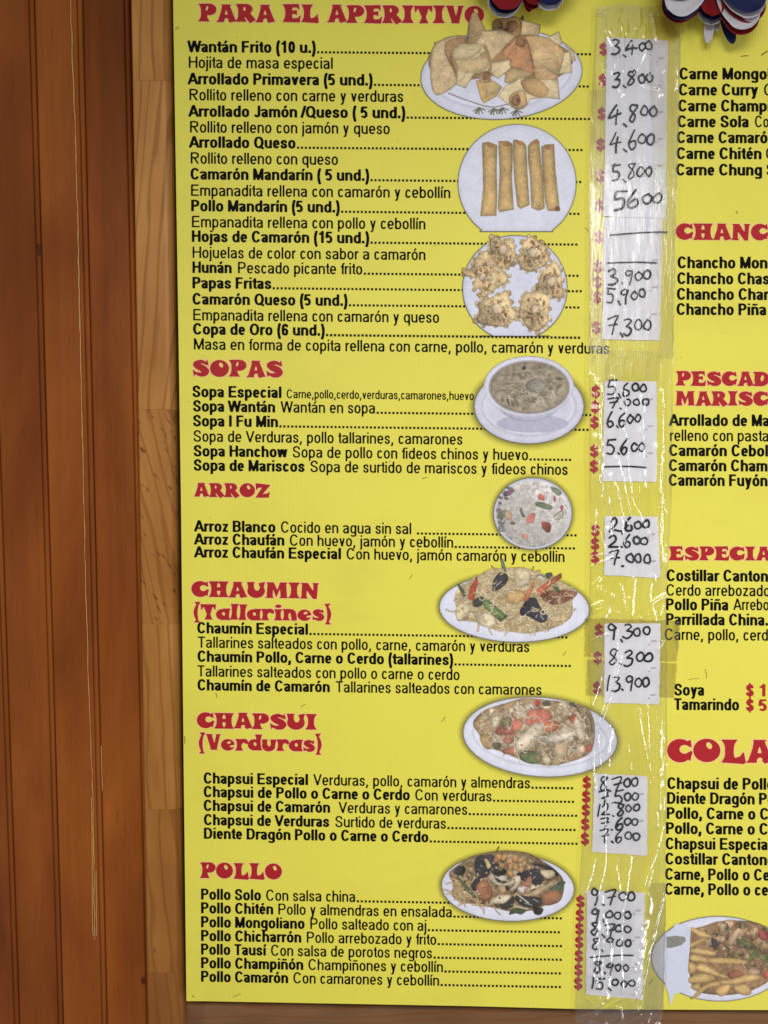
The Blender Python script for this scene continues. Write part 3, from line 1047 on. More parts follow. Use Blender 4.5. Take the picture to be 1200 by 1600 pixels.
def inpoly(X, Y, pts):
    ins = np.zeros(X.shape, bool)
    n = len(pts)
    for k in range(n):
        x1, y1 = pts[k][:2]
        x2, y2 = pts[(k + 1) % n][:2]
        if y1 == y2:
            continue
        c = ((Y > y1) != (Y > y2)) & (X < (x2 - x1) * (Y - y1) / (y2 - y1) + x1)
        ins ^= c
    return ins


def blur(a, r):
    for ax in (0, 1):
        k = 2 * r + 1
        pad = [(0, 0), (0, 0)]
        pad[ax] = (r + 1, r)
        c = np.cumsum(np.pad(a, pad, mode='edge'), axis=ax)
        a = (np.take(c, range(k, c.shape[ax]), ax) - np.take(c, range(0, c.shape[ax] - k), ax)) / k
    return a


HC = {}
HST = 1 / 34


def hglyph(ch):
    if ch in HC:
        return HC[ch]
    A, ops = W[ch]
    x0, y0 = -.2, -.4
    SS = 3
    st = HST / SS
    nx, ny = int((A + .4) / st), int(1.75 / st)
    X, Y = np.meshgrid(x0 + np.arange(nx) * st, y0 + np.arange(ny) * st)
    m = np.zeros(X.shape, bool)
    for op in ops:
        if op[0] == 's':
            for q in op[1]:
                m |= (X - q[0]) ** 2 + (Y - q[1]) ** 2 < q[2] ** 2
        elif op[0] == '+':
            m |= inpoly(X, Y, op[1])
        else:
            m &= ~inpoly(X, Y, op[1])
    f = blur(blur(m.astype(float), 2), 1)
    r = int(.055 / st)
    big = m.copy()
    for a in range(16):
        big |= np.roll(np.roll(m, int(round(r * math.sin(a * math.pi / 8))), 0), int(round(r * math.cos(a * math.pi / 8))), 1)
    fb_ = blur(blur(big.astype(float), 2), 1)
    HC[ch] = (msq(f[::SS, ::SS] - .5, x0, y0, HST), msq(fb_[::SS, ::SS] - .5, x0, y0, HST), A)
    return HC[ch]


def heading(t, x0, base, x1, cap, upto=None, sl=None):
    ref = upto or t
    sx = (x1 - x0) / sum(W[c][0] for c in ref)
    s_ = slope(x0, base) if sl is None else sl
    o = None
    for layer in (1, 0):
        Vs, Fs, u, k = [], [], 0.0, 0
        jr = random.Random(len(t) * 31 + int(base))
        for ci, ch in enumerate(t):
            gv, gf = hglyph(ch)[layer]
            jy = jr.uniform(-.02, .02)
            if len(gv):
                px = x0 + (gv[:, 0] + u) * sx
                py = base + s_ * (px - x0) - (gv[:, 1] + jy) * cap
                Vs.append(np.column_stack([px, py, np.full(len(px), -.00012 * (ci % 3))]))
                Fs += [tuple(q + k for q in f) for f in gf]
                k += len(gv)
            u += W[ch][0]
        V = np.vstack(Vs)
        if layer == 1:
            hal = mk('outline', P(V[:, 0], V[:, 1], -.00012 + V[:, 2] * .5), Fs, M_HALO)
        else:
            o = mk('heading', P(V[:, 0], V[:, 1], -.00045 + V[:, 2]), Fs, M_RED, BOARD, label='red flared heading reading ' + t)
    hal.data.transform(Matrix.Translation(-Vector(ORG[BOARD.name])))
    hal.parent = o
    return o


heading('PARA EL APERITIVO', 310.5, 33.5, 757, 27.5)
heading('SOPAS', 299.5, 588, 442.5, 26)
heading('ARROZ', 302.5, 776, 422, 21.5)
heading('CHAUMIN', 299, 932.5, 499.5, 24.5)
heading('(Tallarines)', 300, 967.5, 519.5, 24)
heading('CHAPSUI', 307.5, 1137.5, 495, 24.5)
heading('(Verduras)', 308, 1171.5, 504.5, 24.5)
heading('POLLO', 313, 1372, 441, 24.5)
heading('CHANCHO', 1056, 374.5, 1201, 25.5, 'CHANC')
heading('PESCADOS', 1056.5, 602.5, 1203, 22.5, 'PESCAD')
heading('MARISCOS', 1055, 633.5, 1201, 22.5, 'MARISC')
heading('ESPECIALES', 1045, 875, 1206, 21.5, 'ESPECIA')
heading('COLACIONES', 1042.5, 1190.5, 1208, 36, 'COLA')
# ------------------------------------------------------------------ printed food pictures (flat print on the sheet)
DS = 1.35   # print dots per photo pixel


def vnoise(X, Y, seed):
    """smooth lattice noise in 0..1"""
    xi, yi = np.floor(X).astype(np.int64), np.floor(Y).astype(np.int64)
    fx, fy = X - xi, Y - yi
    fx, fy = fx * fx * (3 - 2 * fx), fy * fy * (3 - 2 * fy)

    def hsh(a, b):
        n = (a * 374761393 + b * 668265263 + seed * 982451653) & 0x7fffffff
        n = ((n ^ (n >> 13)) * 1274126177) & 0x7fffffff
        return ((n ^ (n >> 16)) & 0xffff) / 65535.0
    a, b, c, d = hsh(xi, yi), hsh(xi + 1, yi), hsh(xi, yi + 1), hsh(xi + 1, yi + 1)
    return (a * (1 - fx) + b * fx) * (1 - fy) + (c * (1 - fx) + d * fx) * fy


class Paint:
    def __init__(s, x0, y0, x1, y1, seed=1):
        s.box = (x0, y0, x1, y1)
        nx, ny = int((x1 - x0) * DS) + 1, int((y1 - y0) * DS) + 1
        s.X, s.Y = np.meshgrid(np.linspace(x0, x1, nx), np.linspace(y0, y1, ny))
        s.c = np.zeros((ny, nx, 3))
        s.a = np.zeros((ny, nx))
        s.r = random.Random(seed)
        s.seed = seed
        s.nf = vnoise(s.X / 1.6, s.Y / 1.6, seed + 1)
        s.nm = vnoise(s.X / 5, s.Y / 5, seed + 2)
        s.nb = vnoise(s.X / 14, s.Y / 14, seed + 3)
        s.zoom = (0, 0, 1)

    def z(s, pts):
        ox, oy, k = s.zoom
        return [(ox + x / k, oy + y / k) for x, y in pts]

    def sub(s, pts, m):
        x0, y0, x1, y1 = s.box
        nx, ny = s.X.shape[1], s.X.shape[0]
        xs, ys = [p[0] for p in pts], [p[1] for p in pts]
        i0 = max(0, int((min(xs) - m - x0) * DS) - 1)
        i1 = min(nx, int((max(xs) + m - x0) * DS) + 2)
        j0 = max(0, int((min(ys) - m - y0) * DS) - 1)
        j1 = min(ny, int((max(ys) + m - y0) * DS) + 2)
        return (slice(j0, max(j0, j1)), slice(i0, max(i0, i1)))

    def put(s, sl, m, col):
        m3 = m[..., None]
        s.c[sl] = s.c[sl] * (1 - m3) + np.clip(col, 0, 1.2) * m3
        s.a[sl] = np.maximum(s.a[sl], m)

    def sd(s, sl, pts):
        X, Y = s.X[sl], s.Y[sl]
        d = np.full(X.shape, 1e9)
        n = len(pts)
        for k in range(n):
            (x1, y1), (x2, y2) = pts[k][:2], pts[(k + 1) % n][:2]
            dx, dy = x2 - x1, y2 - y1
            q = dx * dx + dy * dy or 1e-9
            t = np.clip(((X - x1) * dx + (Y - y1) * dy) / q, 0, 1)
            d = np.minimum(d, np.hypot(X - x1 - t * dx, Y - y1 - t * dy))
        return np.where(inpoly(X, Y, pts), d, -d)

    def shape(s, pts, col, edge=.45, ew=2.5, noise=.12, grad=.18, round_=True, gd=None, n=4, outline=.0):
        pts = s.z(pts)
        if round_:
            pts = crom(pts, n, True)
        sl = s.sub(pts, 2)
        if s.X[sl].size == 0:
            return
        d = s.sd(sl, pts)
        cx, cy = sum(p[0] for p in pts) / len(pts), sum(p[1] for p in pts) / len(pts)
        sz = max(4, max(p[0] for p in pts) - min(p[0] for p in pts), max(p[1] for p in pts) - min(p[1] for p in pts))
        gx, gy = gd or (s.r.uniform(-1, 1), s.r.uniform(-1, .2))
        sh = 1 - edge * np.exp(-np.maximum(d, 0) / ew) + grad * ((s.X[sl] - cx) * gx + (s.Y[sl] - cy) * gy) / sz * 2
        sh = sh + noise * (s.nf[sl] + s.nm[sl] - 1) + noise * .8 * (s.nb[sl] - .5)
        s.put(sl, np.clip(d * DS + .5, 0, 1), np.array(col)[None, None, :] / 255 * sh[..., None])

    def line(s, pts, wd, col, edge=.4, noise=.1, smooth=True, alpha=1.0):
        pts = s.z(pts)
        if smooth and len(pts) > 2:
            pts = crom(pts, 4)
        sl = s.sub(pts, wd + 1)
        X, Y = s.X[sl], s.Y[sl]
        if X.size == 0:
            return
        d = np.full(X.shape, 1e9)
        for k in range(len(pts) - 1):
            (x1, y1), (x2, y2) = pts[k], pts[k + 1]
            dx, dy = x2 - x1, y2 - y1
            q = dx * dx + dy * dy or 1e-9
            t = np.clip(((X - x1) * dx + (Y - y1) * dy) / q, 0, 1)
            d = np.minimum(d, np.hypot(X - x1 - t * dx, Y - y1 - t * dy))
        f = wd / 2 - d
        sh = 1 - edge * np.clip(1 - f / (wd / 2), 0, 1) ** 1.5 + noise * (s.nf[sl] + s.nm[sl] - 1)
        s.put(sl, np.clip(f * DS + .5, 0, 1) * alpha, np.array(col)[None, None, :] / 255 * sh[..., None])

    def ellipse(s, cx, cy, rx, ry, rot=0, n=40):
        r = math.radians(rot)
        return [(cx + rx * math.cos(a) * math.cos(r) - ry * math.sin(a) * math.sin(r),
                 cy + rx * math.cos(a) * math.sin(r) + ry * math.sin(a) * math.cos(r)) for a in [2 * math.pi * k / n for k in range(n)]]

    def plate(s, pts, rim=None, halo=9, dark=True, col=(224, 226, 243)):
        """white plate outline in photo pixels, with the print's dark edge and soft printed halo"""
        sl = (slice(None), slice(None))
        d = s.sd(sl, pts)
        if halo:
            a = np.clip(1 + d / halo, 0, 1) ** 1.6 * .5
            s.put(sl, a * (d < 0) + (d >= 0), np.array([118, 112, 84])[None, None, :] / 255 * np.ones(d.shape)[..., None])
            s.a = np.where(d < 0, a, s.a)
        if dark:
            s.put(sl, np.clip(d * DS + 1.6, 0, 1), np.array([104, 98, 98])[None, None, :] / 255 * np.ones(d.shape)[..., None])
        cx, cy = sum(p[0] for p in pts) / len(pts), sum(p[1] for p in pts) / len(pts)
        w_ = max(p[0] for p in pts) - min(p[0] for p in pts)
        sh = 1 - .10 * np.exp(-np.maximum(d, 0) / 3) + .05 * (s.nb - .5) + .03 * (s.nm - .5)
        if rim:
            sh = sh - .09 * np.exp(-((d - rim) / 2.0) ** 2) + .04 * np.exp(-((d - rim - 4) / 2.5) ** 2)
        s.put(sl, np.clip(d * DS + .2, 0, 1), np.array(col)[None, None, :] / 255 * sh[..., None])

    def blob(s, x, y, r, col, jag=.3, n=8, asp=1.0, rot=None, **kw):
        ro = s.r.uniform(0, 3.14) if rot is None else rot
        pts = []
        for k in range(n):
            a = 2 * math.pi * k / n
            q = r * (1 + s.r.uniform(-jag, jag))
            u, v = q * math.cos(a), q * asp * math.sin(a)
            pts.append((x + u * math.cos(ro) - v * math.sin(ro), y + u * math.sin(ro) + v * math.cos(ro)))
        s.shape(pts, col, n=3, **kw)

    def inside(s, pts):
        xs, ys = [p[0] for p in pts], [p[1] for p in pts]
        while True:
            x, y = s.r.uniform(min(xs), max(xs)), s.r.uniform(min(ys), max(ys))
            if inpoly(np.array([x]), np.array([y]), pts)[0]:
                return x, y

    def scatter(s, area, n, pal, r0, r1, asp=(.35, .9), **kw):
        for _ in range(n):
            x, y = s.inside(area)
            c = s.r.choice(pal)
            k = s.r.uniform(.82, 1.12)
            s.blob(x, y, s.r.uniform(r0, r1), tuple(v * k for v in c), asp=s.r.uniform(*asp), **kw)

    def noodles(s, area, n, pal, wd, ln, curl=1.2):
        for _ in range(n):
            x, y = s.inside(area)
            a = s.r.uniform(0, 6.28)
            da = s.r.uniform(-curl, curl)
            pts = [(x, y)]
            m = 5
            for k in range(m):
                pts.append((pts[-1][0] + ln / m * math.cos(a), pts[-1][1] + ln / m * math.sin(a) * .8))
                a += da + s.r.uniform(-.3, .3)
            c = s.r.choice(pal)
            k = s.r.uniform(.85, 1.12)
            z = s.zoom[2]
            s.line([(p[0], p[1] + .5 * z) for p in pts], wd * 1.6, (128, 100, 64), .1, .1, alpha=.34)
            s.line(pts, wd, tuple(v * k for v in c), .35, .1)

    def fade(s, k, to=(198, 184, 160)):
        """the worn print is low in contrast: pull the food, not the plate, towards beige"""
        lum = s.c @ np.array([.3, .6, .1])
        w_ = (k * np.clip((.86 - lum) / .16, 0, 1))[..., None]
        s.c = s.c * (1 - w_) + np.array(to)[None, None, :] / 255 * w_
        s.c *= (1 + .10 * (vnoise(s.X / .9, s.Y / .9, 77) - .5))[..., None]

    def build(s, label, Y, fade=.08, gain=.84):
        s.fade(fade)
        s.c = np.clip(s.c, 0, 1.2) ** gain
        ny, nx = s.X.shape
        p = P(s.X.ravel(), s.Y.ravel(), Y)
        c = np.clip(blur3(s.c), 0, 1)
        l_ = np.where(c <= .04045, c / 12.92, ((c + .055) / 1.055) ** 2.4)
        rgba = np.concatenate([l_.reshape(-1, 3), s.a.reshape(-1, 1)], 1)
        idx = np.arange(nx * ny).reshape(ny, nx)
        q = np.stack([idx[:-1, :-1], idx[1:, :-1], idx[1:, 1:], idx[:-1, 1:]], -1).reshape(-1, 4)
        av = s.a.ravel()[q].max(1) > .004
        q = q[av]
        used = np.unique(q)
        remap = np.full(nx * ny, -1)
        remap[used] = np.arange(len(used))
        return mk('dish_picture', p[used], remap[q], M_PRINT, BOARD, label=label, cols=rgba[used])


def blur3(c):
    p = np.pad(c, ((1, 1), (1, 1), (0, 0)), mode='edge')
    return .6 * c + .1 * (p[:-2, 1:-1] + p[2:, 1:-1] + p[1:-1, :-2] + p[1:-1, 2:])


TAN, TAN2, BRN = (222, 190, 138), (232, 206, 156), (186, 140, 90)


def dish_wantan():
    d = Paint(648, 16, 922, 198, 11)
    d.plate(d.ellipse(783.5, 116, 126, 70, -4), rim=16, halo=0)
    d.zoom = (640, 10, 4.138)
    d.shape([(120, 330), (260, 220), (600, 170), (900, 220), (1060, 330), (960, 460), (760, 480), (640, 440), (420, 470), (200, 500)], (168, 126, 80), .2, 8)
    kw = dict(edge=.55, ew=.9, noise=.15, grad=.14, round_=False)
    S = d.shape
    S([(160, 232), (212, 222), (205, 270), (165, 275)], BRN, **kw)
    S([(990, 240), (1060, 290), (1075, 350), (1045, 355), (1035, 290)], TAN, **kw)
    S([(880, 210), (965, 160), (990, 240), (950, 260)], TAN2, **kw)
    S([(980, 300), (1040, 290), (1050, 430), (960, 440)], TAN2, **kw)
    S([(725, 85), (848, 118), (835, 190), (720, 185)], TAN, **kw)
    S([(715, 78), (733, 55), (740, 92)], (120, 86, 50), **kw)
    S([(535, 150), (550, 100), (600, 75), (670, 65), (715, 85), (720, 180), (680, 205), (640, 190), (600, 160)], (188, 140, 88), edge=.5, ew=3, noise=.2)
    d.blob(575, 115, 34, (160, 112, 66), .2)
    d.blob(665, 130, 38, (164, 112, 70), .3)
    d.blob(620, 155, 18, (120, 76, 48), .3)
    S([(365, 250), (385, 90), (402, 42), (420, 36), (440, 48), (470, 110), (495, 158), (450, 250)], (196, 158, 106), edge=.5, ew=1.6, noise=.15, grad=.16, round_=False)
    S([(470, 160), (600, 150), (685, 192), (640, 240), (530, 352), (490, 250), (430, 240)], TAN, **kw)
    S([(135, 330), (165, 245), (230, 205), (300, 188), (365, 195), (350, 245), (290, 275), (250, 330), (290, 420), (300, 505), (180, 575), (138, 500)], TAN, edge=.5, ew=1.6, noise=.16, grad=.14)
    S([(225, 290), (250, 220), (350, 200), (350, 250), (270, 300), (300, 430), (270, 380)], (172, 130, 84), edge=.4, ew=1.6, noise=.15)
    S([(275, 285), (330, 242), (470, 238), (522, 380), (500, 445), (420, 430), (395, 475), (362, 530), (300, 505), (312, 400)], TAN2, **kw)
    S([(285, 285), (330, 258), (462, 245), (440, 310), (340, 352), (285, 335)], (228, 202, 148), edge=.3, ew=3, noise=.12)
    S([(320, 360), (430, 330), (480, 290), (515, 380), (440, 430), (330, 420)], (222, 190, 132), edge=.25, ew=3)
    S([(740, 195), (880, 198), (960, 250), (1000, 300), (965, 440), (925, 530), (870, 545), (800, 440), (790, 330)], (212, 168, 112), edge=.5, ew=1.8, noise=.16, grad=.14)
    S([(790, 330), (860, 260), (960, 330), (950, 440), (880, 400)], (220, 184, 128), edge=.2, ew=4)
    S([(600, 310), (640, 240), (720, 200), (762, 222), (790, 330), (805, 440), (700, 405), (640, 385), (655, 345)], (204, 138, 92), edge=.45, ew=1.6, noise=.2, grad=.14)
    d.blob(718, 232, 34, (176, 118, 78), .3)
    S([(530, 362), (650, 345), (652, 402), (572, 470), (520, 435)], TAN2, **kw)
    S([(612, 480), (640, 412), (720, 405), (800, 438), (720, 472), (640, 497)], (216, 180, 124), edge=.4, ew=3)
    S([(570, 580), (620, 512), (720, 462), (830, 470), (960, 472), (972, 602), (880, 590), (780, 602), (760, 640), (640, 642)], TAN2, **kw)
    S([(720, 480), (830, 470), (900, 540), (860, 590), (760, 560)], (206, 160, 104), edge=.3, ew=3)
    S([(428, 480), (520, 470), (600, 520), (562, 580), (480, 628), (460, 600)], (216, 170, 104), **kw)
    S([(500, 500), (545, 480), (600, 520), (490, 600)], (222, 186, 122), edge=.3, ew=2, round_=False)
    d.blob(485, 455, 44, (196, 150, 100), .2)
    d.blob(495, 450, 24, (166, 114, 74), .3)
    d.blob(700, 600, 62, (216, 178, 120), .15)
    d.blob(690, 602, 36, (170, 118, 78), .3)
    d.blob(700, 606, 16, (140, 92, 60), .3)
    for _ in range(90):
        x, y = d.inside([(150, 300), (400, 110), (700, 110), (980, 260), (940, 520), (640, 600), (200, 540)])
        a = d.r.uniform(-1.2, 1.2)
        l_ = d.r.uniform(20, 70)
        q = [(x, y), (x + l_ * .5 * math.cos(a), y + l_ * .5 * math.sin(a) + d.r.uniform(-8, 8)), (x + l_ * math.cos(a), y + l_ * math.sin(a))]
        if d.a[int((10 + y / 4.138 - 16) * DS), int((640 + x / 4.138 - 648) * DS)] > 0 and d.c[int((10 + y / 4.138 - 16) * DS), int((640 + x / 4.138 - 648) * DS), 2] < .72:
            d.line(q, d.r.uniform(.7, 1.6), d.r.choice([(150, 106, 62), (238, 216, 170), (168, 118, 72), (240, 222, 182)]), .2, .1, alpha=.5)
    g = (96, 96, 70)
    d.line([(250, 560), (380, 610), (520, 650), (640, 632)], 1.3, (120, 84, 84))
    for x, y in ((450, 655), (545, 660), (600, 655), (690, 670)):
        for a in (-2.6, -2.0, .4, 1.0, 1.6, 2.2):
            d.line([(x, y), (x + 42 * math.cos(a), y + 42 * abs(math.sin(a)))], 1.6, g)
    d.build('printed picture of crisp fried wonton wrappers on an oval plate', -.0008)


def dish_rolls():
    d = Paint(708, 188, 908, 368, 12)
    pl = [p for p in d.ellipse(808, 286, 92, 91.5, 0, 60) if p[1] <= 361.3]
    pl = sorted(pl, key=lambda p: math.atan2(p[1] - 286, p[0] - 808))
    k = max(range(len(pl)), key=lambda i: (math.atan2(pl[i][1] - 286, pl[i][0] - 808) < math.pi / 2, math.atan2(pl[i][1] - 286, pl[i][0] - 808)))
    pl = pl[:k + 1] + [(864, 361.3), (750, 361.3)] + pl[k + 1:]
    d.plate(pl, halo=0)
    d.zoom = (700, 190, 5.4545)
    rolls = [[(290, 180), (345, 172), (420, 200), (415, 420), (420, 640), (412, 803), (275, 806), (300, 560)],
             [(428, 165), (510, 165), (548, 190), (552, 330), (545, 480), (560, 750), (440, 773), (425, 740), (440, 430)],
             [(555, 160), (575, 150), (650, 180), (668, 215), (680, 480), (695, 710), (620, 745), (590, 720), (565, 500), (552, 250)],
             [(680, 210), (710, 170), (755, 147), (778, 165), (785, 250), (810, 480), (825, 740), (770, 760), (710, 735), (700, 500), (682, 330)],
             [(793, 215), (830, 195), (905, 190), (915, 400), (955, 765), (850, 760), (830, 700), (810, 480)]]
    for r in rolls:
        d.shape(r, (218, 176, 108), edge=.48, ew=4.2, noise=.14, grad=.08, round_=False, gd=(-.3, .5))
        cx, top = sum(p[0] for p in r) / len(r), min(p[1] for p in r)
        d.blob(cx, top + 30, 36, (170, 112, 66), .2, edge=.1, asp=.5, rot=0)
    d.blob(770, 700, 30, (226, 190, 128), .2, asp=.6)
    d.blob(930, 740, 22, (150, 80, 50), .2)
    d.blob(720, 262, 5, (150, 50, 40))
    d.blob(482, 410, 5, (90, 60, 40))
    d.build('printed picture of five fried spring rolls on a round plate', -.0010)


def dish_leaves():
    d = Paint(715, 360, 895, 532, 13)
    pl = sorted([p for p in d.ellipse(804.5, 450, 81.5, 82, 0, 60) if p[1] <= 525], key=lambda p: math.atan2(p[1] - 450, p[0] - 804.5))
    k = max(i for i in range(len(pl)) if math.atan2(pl[i][1] - 450, pl[i][0] - 804.5) < math.pi / 2)
    pl = pl[:k + 1] + [(858, 525), (750, 525)] + pl[k + 1:]
    d.plate(pl, halo=0)
    d.zoom = (720, 360, 6.6667)
    fr = [[(300, 130), (335, 55), (440, 100), (490, 90), (545, 120), (575, 230), (550, 350), (470, 410), (400, 380), (350, 300), (310, 220)],
          [(130, 360), (150, 280), (260, 200), (330, 260), (380, 330), (430, 400), (500, 470), (480, 560), (410, 580), (330, 650), (250, 700), (195, 690), (210, 620), (125, 600), (140, 500), (30, 470), (40, 410), (120, 410)],
          [(640, 120), (740, 55), (810, 110), (890, 170), (890, 230), (930, 280), (880, 370), (740, 435), (640, 410), (585, 330), (600, 270), (640, 240)],
          [(850, 430), (920, 360), (1000, 340), (1040, 410), (1060, 560), (1075, 680), (1020, 715), (940, 690), (820, 660), (775, 610), (800, 540)],
          [(170, 760), (300, 700), (440, 635), (500, 660), (530, 780), (580, 850), (570, 930), (500, 930), (495, 1000), (370, 1005), (200, 980), (155, 910), (190, 860)],
          [(640, 690), (700, 640), (800, 640), (930, 690), (920, 850), (905, 980), (800, 1055), (690, 1020), (640, 930), (600, 900), (610, 800)]]
    for f in fr:
        cx, cy = sum(p[0] for p in f) / len(f), sum(p[1] for p in f) / len(f)
        rim_ = crom(f, 4, True)
        for x, y in rim_[::3]:
            d.blob(cx + (x - cx) * 1.0 + d.r.uniform(-8, 8), cy + (y - cy) * 1.0 + d.r.uniform(-8, 8), d.r.uniform(16, 34), d.r.choice([(222, 196, 152), (206, 174, 126), (230, 208, 168)]), .2, edge=.4, ew=1.0, noise=.2)
        d.shape([(cx + (x - cx) * .97, cy + (y - cy) * .97) for x, y in f], (220, 192, 146), edge=.42, ew=1.6, noise=.26, grad=.2)
        inner = [(cx + (x - cx) * .7, cy + (y - cy) * .7) for x, y in f]
        d.scatter(inner, 60, [(218, 188, 142), (236, 214, 174), (190, 148, 102), (204, 160, 112), (240, 222, 186), (178, 132, 88)], 8, 24, edge=.46, ew=1.0, noise=.22)
        d.scatter([(cx + (x - cx) * .4, cy + (y - cy) * .4) for x, y in f], 4, [(214, 158, 116), (204, 140, 104)], 12, 24, edge=.3, ew=1.0)
        d.blob(cx + d.r.uniform(-30, 30), cy + d.r.uniform(-30, 30), d.r.uniform(40, 60), (230, 206, 170), .2, edge=.4, ew=1.6)
    d.build('printed picture of six crinkled fried prawn leaves on a round plate', -.0009, .03, 1.0)


def dish_soup():
    d = Paint(727, 545, 926, 708, 14)
    d.plate(d.ellipse(826.7, 635, 85.5, 58), rim=12, halo=13, col=(214, 214, 230))
    d.zoom = (0, 0, 1)
    d.shape(d.ellipse(832, 662, 56, 14), (182, 182, 204), .0, 3, .05, 0)
    d.shape(d.ellipse(826, 622, 52, 37), (190, 190, 212), .15, 4, .05, .1)
    d.shape(d.ellipse(826.3, 604, 70.5, 47.5), (222, 222, 238), .12, 3, .05, .05)
    d.shape(d.ellipse(827, 605, 63.5, 42), (176, 168, 166), .1, 3, .05, .05)
    d.shape(d.ellipse(827.5, 605.5, 61.5, 40), (168, 154, 134), .22, 5, .20, .12, gd=(0, .6))
    ar = d.ellipse(827.5, 606, 53, 32)
    d.scatter(ar, 46, [(140, 126, 104), (160, 146, 122), (148, 134, 112), (132, 120, 100), (170, 156, 132)], 3, 10, (.25, .5), edge=.12, ew=2, noise=.25)
    for k in range(26):
        x, y = d.inside(d.ellipse(822, 600, 40, 24))
        l_ = d.r.uniform(14, 34)
        bend = d.r.uniform(-5, 5)
        q = [(x - l_ / 2, y + d.r.uniform(-2, 2)), (x - l_ / 6, y + bend), (x + l_ / 6, y - bend * .6), (x + l_ / 2, y + d.r.uniform(-3, 3))]
        d.line([(a, c + .8) for a, c in q], 2.2, (92, 80, 64), .1, .1, alpha=.5)
        d.line(q, d.r.uniform(1.2, 1.9), d.r.choice([(192, 178, 152), (172, 158, 132), (206, 194, 170), (158, 144, 120)]), .3, .1)
    d.shape(d.ellipse(837, 603, 15, 11), (150, 144, 132), .25, 3, .14)
    d.line([(822, 613), (819, 600), (828, 592), (842, 590), (851, 597)], 1.7, (190, 182, 166))
    d.line([(852, 586), (858, 581), (866, 582)], 2.0, (212, 200, 178))
    d.blob(819, 575, 3, (90, 80, 64))
    for _ in range(70):
        x, y = d.inside(d.ellipse(852, 614, 28, 20))
        d.blob(x, y, d.r.uniform(.4, .9), d.r.choice([(214, 208, 196), (96, 86, 72), (196, 188, 172)]), edge=0)
    for q in ([(795, 617), (798, 632)], [(832, 634), (846, 626)], [(862, 610), (866, 617)]):
        d.line(q, 1.8, (226, 218, 204))
    d.blob(813, 639, 5, (206, 190, 168))
    d.build('printed picture of a white bowl of brown noodle soup on its saucer', -.0008, .04, .95)


def dish_rice():
    d = Paint(758, 734, 908, 870, 15)
    d.plate(d.ellipse(832.5, 802.5, 61, 55.5), halo=9, col=(206, 208, 226))
    ar = d.ellipse(832, 803, 55, 50)
    d.zoom = (0, 0, 1)
    d.shape(d.ellipse(832.5, 802.5, 57, 52), (196, 190, 188), .1, 4, .15)
    for _ in range(900):
        x, y = d.inside(ar)
        a = d.r.uniform(0, 3.14)
        c = d.r.choice([(226, 222, 216), (212, 206, 200), (232, 226, 208), (196, 188, 182), (216, 204, 196)])
        l_ = d.r.uniform(2, 3.8)
        d.line([(x, y), (x + l_ * math.cos(a), y + l_ * math.sin(a))], 1.5, c, .35, .15)
    d.zoom = (760, 740, 8)
    d.scatter([(130, 500), (180, 250), (330, 140), (250, 400), (200, 700)], 16, [(150, 140, 150), (170, 160, 160), (130, 124, 128)], 16, 34)
    d.shape([(225, 240), (330, 190), (345, 225), (270, 280)], (136, 88, 112))
    for pts, c in (([(640, 350), (815, 400), (795, 455), (620, 400)], (96, 110, 82)), ([(800, 165), (900, 190), (945, 245), (900, 275), (830, 220)], (116, 124, 104)),
                   ([(640, 285), (680, 255), (728, 300), (715, 335), (660, 320)], (196, 98, 76)), ([(500, 560), (540, 505), (610, 500), (585, 610), (500, 610)], (214, 122, 104)),
                   ([(685, 610), (720, 600), (800, 625), (800, 720), (760, 735), (700, 680)], (140, 66, 56)), ([(435, 780), (490, 750), (520, 790), (480, 820)], (210, 130, 112)),
                   ([(150, 500), (240, 445), (260, 500), (200, 560), (140, 560)], (112, 118, 96)), ([(150, 660), (210, 650), (230, 720), (160, 720)], (128, 130, 130)),
                   ([(295, 610), (330, 595), (360, 630), (310, 640)], (96, 92, 70)), ([(420, 440), (440, 425), (455, 480), (485, 535), (460, 545), (425, 490)], (110, 116, 84)),
                   ([(240, 480), (310, 470), (320, 570), (250, 570)], (186, 150, 124)), ([(840, 300), (862, 285), (865, 345), (840, 345)], (180, 70, 80)), ([(925, 400), (965, 400), (955, 455), (930, 450)], (176, 76, 90))):
        d.shape(pts, c, edge=.3, ew=1.2, noise=.2)
    d.line([(840, 540), (900, 490), (950, 470), (950, 540), (880, 580)], 1.8, (130, 140, 104))
    d.build('printed picture of fried rice with red and green bits on a round plate', -.0008)


